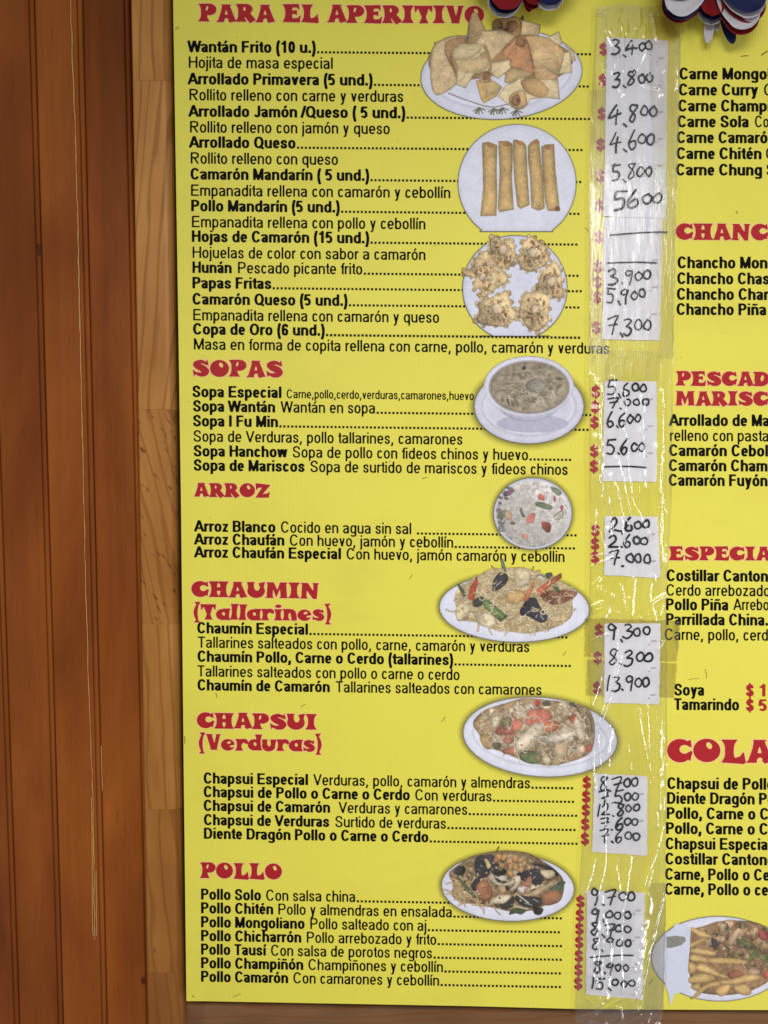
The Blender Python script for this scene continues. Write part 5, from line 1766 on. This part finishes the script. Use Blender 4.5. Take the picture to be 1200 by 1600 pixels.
# ------------------------------------------------------------------ clear film and tape stuck over the prices
FL = [(932, 8), (930, 60), (923, 200), (921, 540), (921, 760), (922, 900), (919, 1000), (922, 1100), (915, 1250), (905, 1390), (899, 1560), (900, 1625)]
FR = [(1041, 24), (1064, 60), (1061, 200), (1056, 320), (1052, 560), (1049, 800), (1042, 900), (1042, 1000), (1042, 1160), (1040, 1300), (1041, 1400), (1037, 1560), (1030, 1625)]
RIDGES = [  # points in photo pixels, half width, height mm
    ([(970, 14), (960, 51), (953, 43), (968, 16)], 1.6, .9), ([(969, 37), (967, 70), (968, 140)], 1.5, .9), ([(970, 38), (974.5, 55), (973, 100), (973.5, 150)], 1.5, .9),
    ([(979, 34), (979, 52)], 2.4, 1.0), ([(999, 16), (1000, 35), (994, 44)], 1.8, 1.0), ([(993, 50), (987, 66)], 2.0, 1.0), ([(1008, 43), (1007, 56)], 2.2, 1.0),
    ([(1006, 63), (1006, 84), (993, 112)], 1.6, .9), ([(958, 80), (958, 112)], 2.2, 1.0), ([(950, 56), (957, 70)], 1.6, .9), ([(1005, 132), (1031, 138)], 1.8, .9),
    ([(1038, 90), (1037, 112)], 1.4, .8), ([(1015, 88), (1016, 115)], 1.6, .9), ([(1057, 84), (1056, 140)], 1.5, .8), ([(1032, 130), (1033, 150)], 2.4, 1.0),
    ([(926, 585), (929, 612), (931, 640)], 2.4, 1.1), ([(939, 612), (938.5, 690), (940, 765)], 2.2, 1.3), ([(958, 588), (958.5, 622)], 1.8, 1.0),
    ([(974.5, 612), (976, 634), (974, 670), (980, 694), (980, 723), (985, 760)], 1.7, 1.0), ([(964, 715), (971, 743), (979, 782), (984, 806)], 2.0, 1.2), ([(945, 735), (957, 765), (975, 812)], 2.2, 1.2),
    ([(1034, 610), (1035, 720)], 1.6, .9), ([(941, 740), (950, 760), (964, 789), (981, 822)], 2.0, 1.1), ([(982, 748), (988, 782), (1000, 806), (1003, 815), (1014, 834), (1039, 852)], 1.7, 1.1),
    ([(997, 700), (997, 777)], 2.0, .8), ([(1026, 752), (1032, 790), (1040, 800)], 1.5, .9), ([(940, 770), (937, 824), (945, 862)], 2.2, 1.2), ([(925, 870), (954, 863), (979, 854)], 1.4, 1.0), ([(925, 884), (960, 870)], 1.4, .9),
    ([(926, 745), (930, 790), (927, 830)], 2.6, 1.1), ([(926, 915), (938, 904)], 2.4, 1.2), ([(925, 948), (945, 938), (957, 930)], 2.6, 1.4), ([(925, 956), (950, 945)], 1.6, .9),
    ([(970, 915), (974, 940), (980, 956), (984, 935)], 2.2, 1.2), ([(1012, 948), (1026, 936), (1041, 928)], 2.2, 1.3), ([(1012, 960), (1020, 942)], 1.7, 1.0), ([(1030, 960), (1036, 945)], 1.7, 1.0), ([(954, 950), (972, 960), (1000, 965)], 1.5, .8),
    ([(925, 1024), (940, 1037), (937, 1064), (925, 1099)], 1.9, 1.1), ([(970, 1026), (955, 1080), (930, 1157)], 1.6, 1.2), ([(962, 1020), (960, 1043), (952, 1080), (929, 1133)], 1.6, 1.2), ([(964, 985), (963, 1015)], 1.5, .9),
    ([(925, 1000), (950, 990)], 1.6, .9), ([(1028, 1012), (1036, 1002)], 1.8, 1.0), ([(997, 1108), (1003, 1150), (1018, 1215)], 1.8, 1.1), ([(1010, 1100), (1014, 1170), (1016, 1225)], 1.5, .9), ([(980, 1160), (985, 1200)], 1.8, .9),
    ([(940, 1165), (946, 1200)], 1.8, 1.0), ([(928, 1140), (930, 1160), (925, 1193), (928, 1230)], 2.4, 1.4), ([(944, 1210), (945, 1327), (944, 1353), (933, 1400)], 1.8, 1.0), ([(930, 1340), (922, 1370), (912, 1402)], 1.8, 1.0),
    ([(1036, 1290), (1022, 1340), (1010, 1370), (1004, 1402)], 1.6, 1.0), ([(1043, 1366), (1024, 1440), (1008, 1510), (995, 1578)], 2.6, 1.8), ([(1036, 1374), (1018, 1440), (1002, 1505)], 2.0, 1.0), ([(1018, 1360), (995, 1448), (979, 1525)], 1.8, 1.0),
    ([(940, 1400), (942, 1460), (938, 1530)], 1.9, .9), ([(918, 1560), (940, 1575), (972, 1560)], 1.8, 1.2), ([(985, 1560), (992, 1572)], 1.8, 1.2),
    ([(1012, 1400), (1000, 1470), (988, 1560)], 8.0, 2.4), ([(930, 1440), (926, 1520), (934, 1570)], 7.0, 2.0), ([(944, 780), (950, 830)], 8.0, 2.2), ([(1030, 700), (1028, 800), (1032, 880)], 6.0, 1.6), ([(934, 640), (932, 700), (934, 750)], 7.0, 2.0), ([(1030, 1130), (1028, 1260)], 6.0, 1.5), ([(950, 1130), (946, 1190)], 7.0, 1.9),
    ([(936, 600), (934, 660), (938, 720), (934, 790)], 4.5, 1.6), ([(1004, 620), (1002, 690), (1006, 760)], 3.5, 1.0), ([(955, 745), (968, 800), (972, 850)], 4.0, 1.4), ([(940, 1420), (952, 1490), (946, 1560)], 4.0, 1.4), ([(975, 1400), (968, 1470), (972, 1550)], 3.2, 1.1), ([(935, 920), (950, 935), (946, 960)], 5.0, 1.6), ([(1020, 900), (1012, 930), (1022, 965)], 4.0, 1.4), ([(990, 905), (986, 960)], 3.0, 1.2), ([(936, 1110), (932, 1150), (938, 1200)], 4.2, 1.6), ([(1024, 1110), (1020, 1200), (1026, 1290)], 2.6, 1.0), ([(960, 1340), (966, 1390)], 3.0, 1.2), ([(985, 1338), (978, 1392)], 2.2, 1.0), ([(944, 20), (942, 130)], 3.0, 1.0), ([(1020, 22), (1026, 60)], 2.6, 1.0),
    ([(902, 1588), (930, 1578), (962, 1572)], 1.7, 1.4), ([(968, 1575), (970, 1592), (955, 1606)], 1.8, 1.6), ([(905, 1604), (925, 1594), (945, 1600)], 2.2, 1.6), ([(1037, 1578), (1026, 1594), (1012, 1606)], 2.4, 1.8), ([(1016, 1584), (1010, 1600)], 2.0, 1.4), ([(985, 1592), (1000, 1585)], 2.0, 1.2),
]


def film_sheet():
    dx = 1.1
    ys = np.arange(8, 1626, 1.3)
    nx = 126
    t = np.linspace(0, 1, nx)
    xl = np.interp(ys, [p[1] for p in FL], [p[0] for p in FL]) + 1.2 * (vnoise(ys / 9, ys * 0, 5) - .5)
    xr = np.interp(ys, [p[1] for p in FR], [p[0] for p in FR]) + 1.6 * (vnoise(ys / 12, ys * 0, 6) - .5)
    X = xl[:, None] + (xr - xl)[:, None] * t[None, :]
    Y = np.repeat(ys[:, None], nx, 1) + np.where(ys[:, None] < 20, 6 * (vnoise(X / 14, X * 0, 8) - .5), 0)
    H = np.zeros(X.shape)
    for pts, s, a in RIDGES:
        q = crom(pts, 5)
        j0, j1 = np.searchsorted(ys, min(p[1] for p in q) - 4 * s), np.searchsorted(ys, max(p[1] for p in q) + 4 * s)
        xs_, ys_ = X[j0:j1], Y[j0:j1]
        d = np.full(xs_.shape, 99.0)
        w_ = np.zeros(xs_.shape)
        for k in range(len(q) - 1):
            (x1, y1), (x2, y2) = q[k], q[k + 1]
            ddx, ddy = x2 - x1, y2 - y1
            qq = ddx * ddx + ddy * ddy or 1e-9
            tt = np.clip(((xs_ - x1) * ddx + (ys_ - y1) * ddy) / qq, 0, 1)
            dd = np.hypot(xs_ - x1 - tt * ddx, ys_ - y1 - tt * ddy)
            d = np.minimum(d, dd)
        s = s * 1.25
        a = a * 1.25
        wob = .6 + .8 * vnoise(xs_ / 5, ys_ / 9, 21)
        H[j0:j1] = np.maximum(H[j0:j1], a * wob * np.exp(-(d / s) ** 2))
    # long soft waves, fine upright crinkles, denser beside the edges
    H += .45 * (vnoise(X / 22, Y / 60, 31) - .5) + .35 * (vnoise(X / 7, Y / 34, 32) - .5)
    edge = np.exp(-((X - xl[:, None]) / 9) ** 2) * ((Y < 560) | (Y > 560)) + np.exp(-((xr[:, None] - X) / 12) ** 2) * (Y > 540)
    act = .25 + .75 * np.clip(np.sin(Y / 90.0) * .5 + .6, 0, 1)
    H += .55 * edge * act * (vnoise(X / 2.6, Y / 13, 33) - .5)
    H += np.where((Y > 755) & (Y < 975), .35, .0) * (vnoise(X / 4, Y / 40, 34) - .5)
    ser = (X < 948) & (Y < 125)
    H += np.where(ser, .28 * np.sin(Y * 2.1) * (vnoise(X / 2.2, Y / 60, 35) > .5), 0)
    low = np.clip((Y - 1572) / 10, 0, 1)
    H += low * 2.4 * (vnoise(X / 9, Y / 8, 36) - .5)
    p = P(X.ravel(), Y.ravel(), -.0050)
    p[:, 1] -= H.ravel() * .001
    ny = len(ys)
    idx = np.arange(nx * ny).reshape(ny, nx)
    q = np.stack([idx[:-1, :-1], idx[1:, :-1], idx[1:, 1:], idx[:-1, 1:]], -1).reshape(-1, 4)
    e_ = np.clip(1 - np.minimum(X - xl[:, None], (xr[:, None] - X)) / 2.6, 0, 1) * .55 * vnoise(X / 30, Y / 40, 41) * 1.5
    e_ += .30 * np.clip(1 - np.abs(X - xl[:, None] - 6) / 7, 0, 1) * (vnoise(X / 3, Y / 30, 42) > .45) * ((Y > 130) & (Y < 560))
    e_ += .25 * np.clip(1 - (xr[:, None] - X) / 14, 0, 1) * vnoise(X / 4, Y / 50, 43) * (Y < 560)
    e_ = np.clip(e_, 0, 1).ravel()
    return mk('clear_film', p, q, M_FILM, None, cols=np.stack([e_, e_, e_, np.ones_like(e_)], 1), label='long crinkled clear plastic film stuck over the handwritten price slips', cat='plastic film', smooth=True)


film_sheet()


def tape(corners, mat, label, Y, seed):
    c = np.array(corners, float)
    jr = random.Random(seed)
    nx, ny = 24, 24
    V, hh = [], []
    for j in range(ny + 1):
        for i in range(nx + 1):
            s, t = i / nx, j / ny
            q = (c[0] * (1 - s) + c[1] * s) * (1 - t) + (c[3] * (1 - s) + c[2] * s) * t
            V.append((q[0] + (jr.uniform(-1.0, 1.0) if i in (0, nx) else 0), q[1] + (jr.uniform(-.8, .8) if j in (0, ny) else 0)))
    V = np.array(V)
    p = P(V[:, 0], V[:, 1], Y)
    p[:, 1] -= .0004 * (vnoise(V[:, 0] / 6, V[:, 1] / 9, seed) - .5)
    Fc = [(j * (nx + 1) + i, (j + 1) * (nx + 1) + i, (j + 1) * (nx + 1) + i + 1, j * (nx + 1) + i + 1) for j in range(ny) for i in range(nx)]
    return mk('tape_strip', p, Fc, mat, None, label=label, cat='tape', smooth=True)


tape([(914, 966), (1063, 970), (1058, 1034), (913, 1026)], M_TAPE, 'yellowed clear tape strip across the 9,300 slip, its end beside the grilled dishes', -.0008, 3)
tape([(917, 1031), (1058, 1036), (1054, 1091), (916, 1087)], M_TAPE, 'yellowed clear tape strip across the 13.900 slip, ending above the sauce names', -.0010, 4)
tape([(921, 140), (949, 140), (947, 548), (920, 548)], M_TAPE2, 'narrow clear tape down the red price signs beside the upper slips', -.0011, 5)
tape([(1012, 24), (1064, 26), (1053, 560), (1030, 560)], M_TAPE2, 'long clear tape down the right edges of the upper slips', -.0031, 6)
tape([(1013, 1380), (1041, 1380), (1037, 1577), (1006, 1577)], M_TAPE2, 'clear tape between the lowest slip and the chips picture', -.0013, 7)
tape([(946, 548), (1034, 548), (1030, 597), (944, 597)], M_TAPE2, 'grubby short tape above the soup price slip', -.0009, 8)
# ------------------------------------------------------------------ red, white and blue petal rosettes
M_CLOTH = {'w': m_plain('white_foam', lin(204, 200, 206), .65, .25, .10, 140), 'b': m_plain('navy_foam', lin(26, 32, 74), .6, .25, .12, 140), 'r': m_plain('red_foam', lin(132, 18, 22), .6, .25, .12, 140)}  # foam colours darkened: the shade on the rosettes is put into them


def petal(parent, cx, cy, ang, ln, wd, colour, depth, cup, tip=1.0, r0=6):
    """spoon-shaped petal: ang in degrees in the picture plane (0 right, 90 down), sizes in mm"""
    a = math.radians(ang)
    ux, uz = math.cos(a), -math.sin(a)
    vx, vz = -uz, ux
    o = P([cx], [cy], depth)[0]
    nu, nv = 26, 12
    V = []
    for i in range(nu + 1):
        t = math.sin(i / nu * math.pi / 2)
        rr = r0 + (ln - r0) * t
        round_ = math.sqrt(max(0.0, 1 - max(0.0, (t - (1 - .5 * wd / ln * tip)) / (.5 * wd / ln * tip)) ** 2)) if t > 1 - .5 * wd / ln * tip else 1
        hw = wd / 2 * (.22 + .78 * math.sin(min(1.0, t / .62) * math.pi / 2)) * round_
        for j in range(nv + 1):
            s = -1 + 2 * j / nv
            bow = .5 * math.sin(7 * s + 5 * t + ang) * t + cup * (1 - s * s) * math.sin(math.pi * min(1, t * .9)) - cup * .8 * t * t
            V.append((o[0] + (ux * rr + vx * hw * s) * .001, o[1] + bow * .001, o[2] + (uz * rr + vz * hw * s) * .001))
    n0 = len(V)
    V += [(x, y + .0007, z) for x, y, z in V]
    Fc = []
    m = nv + 1
    for i in range(nu):
        for j in range(nv):
            a0 = i * m + j
            Fc.append((a0, a0 + 1, a0 + m + 1, a0 + m))
            Fc.append((n0 + a0, n0 + a0 + m, n0 + a0 + m + 1, n0 + a0 + 1))
    rim = [i * m for i in range(nu + 1)] + [nu * m + j for j in range(1, m)] + [i * m + nv for i in range(nu - 1, -1, -1)] + list(range(nv - 1, 0, -1))
    for k in range(len(rim)):
        a0, b0 = rim[k], rim[(k + 1) % len(rim)]
        Fc.append((a0, b0, b0 + n0, a0 + n0))
    return mk('petal', V, Fc, M_CLOTH[colour], parent, smooth=True)


def rosette(cx, cy, petals, tails, label):
    c = P([cx], [cy], -.02)[0]
    ro = empty('petal_rosette', (c[0], -.002, c[2]), label, 'rosette', 'petal rosettes pinned to the menu board')
    for ang, ln, wd, order, dep in petals:
        for k, col in enumerate(order):
            petal(ro, cx, cy + k * 5.5, ang + k * 1.5, ln + k * 1.5, wd + (2 if k else 0), col, dep + .006 * k, 7 - k)
    for ang, ln, wd, col, dep in tails:
        petal(ro, cx, cy, ang, ln, wd, col, dep, 2, 3.2)
    V, Fc = [], []
    o = P([cx], [cy], -.040)[0]
    for i in range(7):
        for j in range(20):
            th = i / 6 * math.pi / 2
            V.append((o[0] + .014 * math.cos(th) * math.cos(j * math.pi / 10), o[1] - .010 * math.sin(th), o[2] + .014 * math.cos(th) * math.sin(j * math.pi / 10)))
    for i in range(6):
        for j in range(20):
            Fc.append((i * 20 + j, i * 20 + (j + 1) % 20, (i + 1) * 20 + (j + 1) % 20, (i + 1) * 20 + j))
    mk('button', V, Fc, M_CLOTH['r'], ro, smooth=True)
    s = P([cx], [cy], 0)[0]
    V, Fc = [], []
    for k in range(12):
        a = k * math.pi / 6
        V += [(s[0] + .006 * math.cos(a), -.001, s[2] + .006 * math.sin(a)), (o[0] + .006 * math.cos(a), -.034, o[2] + .006 * math.sin(a))]
    for k in range(12):
        a, b = 2 * k, 2 * ((k + 1) % 12)
        Fc.append((a, b, b + 1, a + 1))
    mk('stem', V, Fc, M_CLOTH['b'], ro)
    return ro


rosette(1116, -36, [(146, 84, 50, 'wbr', -.040), (93, 58, 34, 'rbw', -.034), (52, 92, 48, 'wr', -.036), (30, 82, 46, 'bwr', -.046), (178, 80, 48, 'rwb', -.048), (215, 82, 46, 'bwr', -.040), (255, 80, 46, 'wrb', -.044), (300, 82, 46, 'rbw', -.040), (345, 82, 46, 'wbr', -.044)],
        [(95, 98, 15, 'w', -.014), (73, 102, 19, 'b', -.018), (62, 94, 22, 'r', -.030), (86, 80, 8, 'w', -.012)], 'red, white and navy petal rosette above the meat dishes, tails hanging')
rosette(824, -70, [(118, 88, 46, 'rbw', -.040), (82, 74, 26, 'rr', -.030), (58, 84, 40, 'bw', -.034), (25, 78, 46, 'wbr', -.044), (155, 80, 46, 'wrb', -.042), (200, 80, 46, 'bwr', -.040), (245, 80, 46, 'wrb', -.044), (290, 80, 46, 'rbw', -.040), (335, 80, 46, 'wbr', -.044)],
        [(88, 83, 18, 'r', -.018), (72, 84, 18, 'r', -.016), (58, 86, 14, 'b', -.014)], 'red, white and navy petal rosette above the fried wonton picture')

# ------------------------------------------------------------------ pale scratch down the boarding
spts = crom([(110, -20), (112, 60), (116, 160), (119, 260), (122, 380), (125, 520), (128, 640), (131, 780), (134, 900), (139, 1080), (145, 1240), (147, 1380), (148, 1468)], 14)
V, Fc = [], []
for k, (x, y) in enumerate(spts):
    wv = (1.3 if y < 700 else .9) * (.5 + vnoise(np.array([y / 6.0]), np.array([3.0]), 3)[0])
    jx = 1.6 * (vnoise(np.array([y / 17.0]), np.array([9.0]), 4)[0] - .5)
    a = P([x + jx - wv * .5], [y], YW - .0012)[0]
    b = P([x + jx + wv * .5], [y], YW - .0012)[0]
    V += [a, b]
    if k:
        Fc.append((2 * k - 2, 2 * k - 1, 2 * k + 1, 2 * k))
mk('scratch', V, Fc, m_plain('pale_raw_scratch', lin(214, 172, 104), .6, .3, .2, 300), WALL)
for pts in ([(143, 1245), (144, 1320), (144.5, 1440), (146, 1462)], [(150, 1360), (151, 1462)], [(158, 1165), (160, 1235)]):
    q = crom(pts, 10)
    V, Fc = [], []
    for k, (x, y) in enumerate(q):
        V += [P([x - .5], [y], YW - .0012)[0], P([x + .4], [y], YW - .0012)[0]]
        if k:
            Fc.append((2 * k - 2, 2 * k - 1, 2 * k + 1, 2 * k))
    mk('scratch', V, Fc, bpy.data.materials['pale_raw_scratch'], WALL)

# ------------------------------------------------------------------ small scuffs and pen ticks on the sheet
M_SCUFF = m_plain('brown_scuff', lin(120, 104, 52), .6, .2, .2, 300)
for k, (x0, y0, x1, y1, wd) in enumerate([(1158, 88, 1169, 87, 1.0), (1190, 86, 1199, 80, 1.4), (274, 46, 279, 42, .9), (288, 1150, 288.5, 1162, .8), (337, 1083, 338, 1090, .8), (376, 1553, 364, 1558, .7), (690, 1128, 696, 1120, .7),
                                          (880, 1024, 884, 1018, .7), (1102, 1046, 1104, 1060, .7), (520, 1300, 522, 1304, .9), (560, 540, 561, 543, .8), (660, 748, 667, 746, .8), (1020, 1530, 1014, 1538, 1.0), (300, 1556, 303, 1558, 1.0),
                                          (914, 356, 920, 362, .7), (852, 430, 854, 431, 1.0), (1076, 1062, 1092, 1060, .6), (470, 1104, 478, 1100, .6), (640, 905, 644, 897, .6), (1150, 330, 1152, 334, .8)]):
    pen_mesh([([(x0, y0), ((x0 + x1) / 2 + .6, (y0 + y1) / 2 - .5), (x1, y1)], (0, 0), wd * .6)], BOARD, -.0004, 'scuff', M_SCUFF)
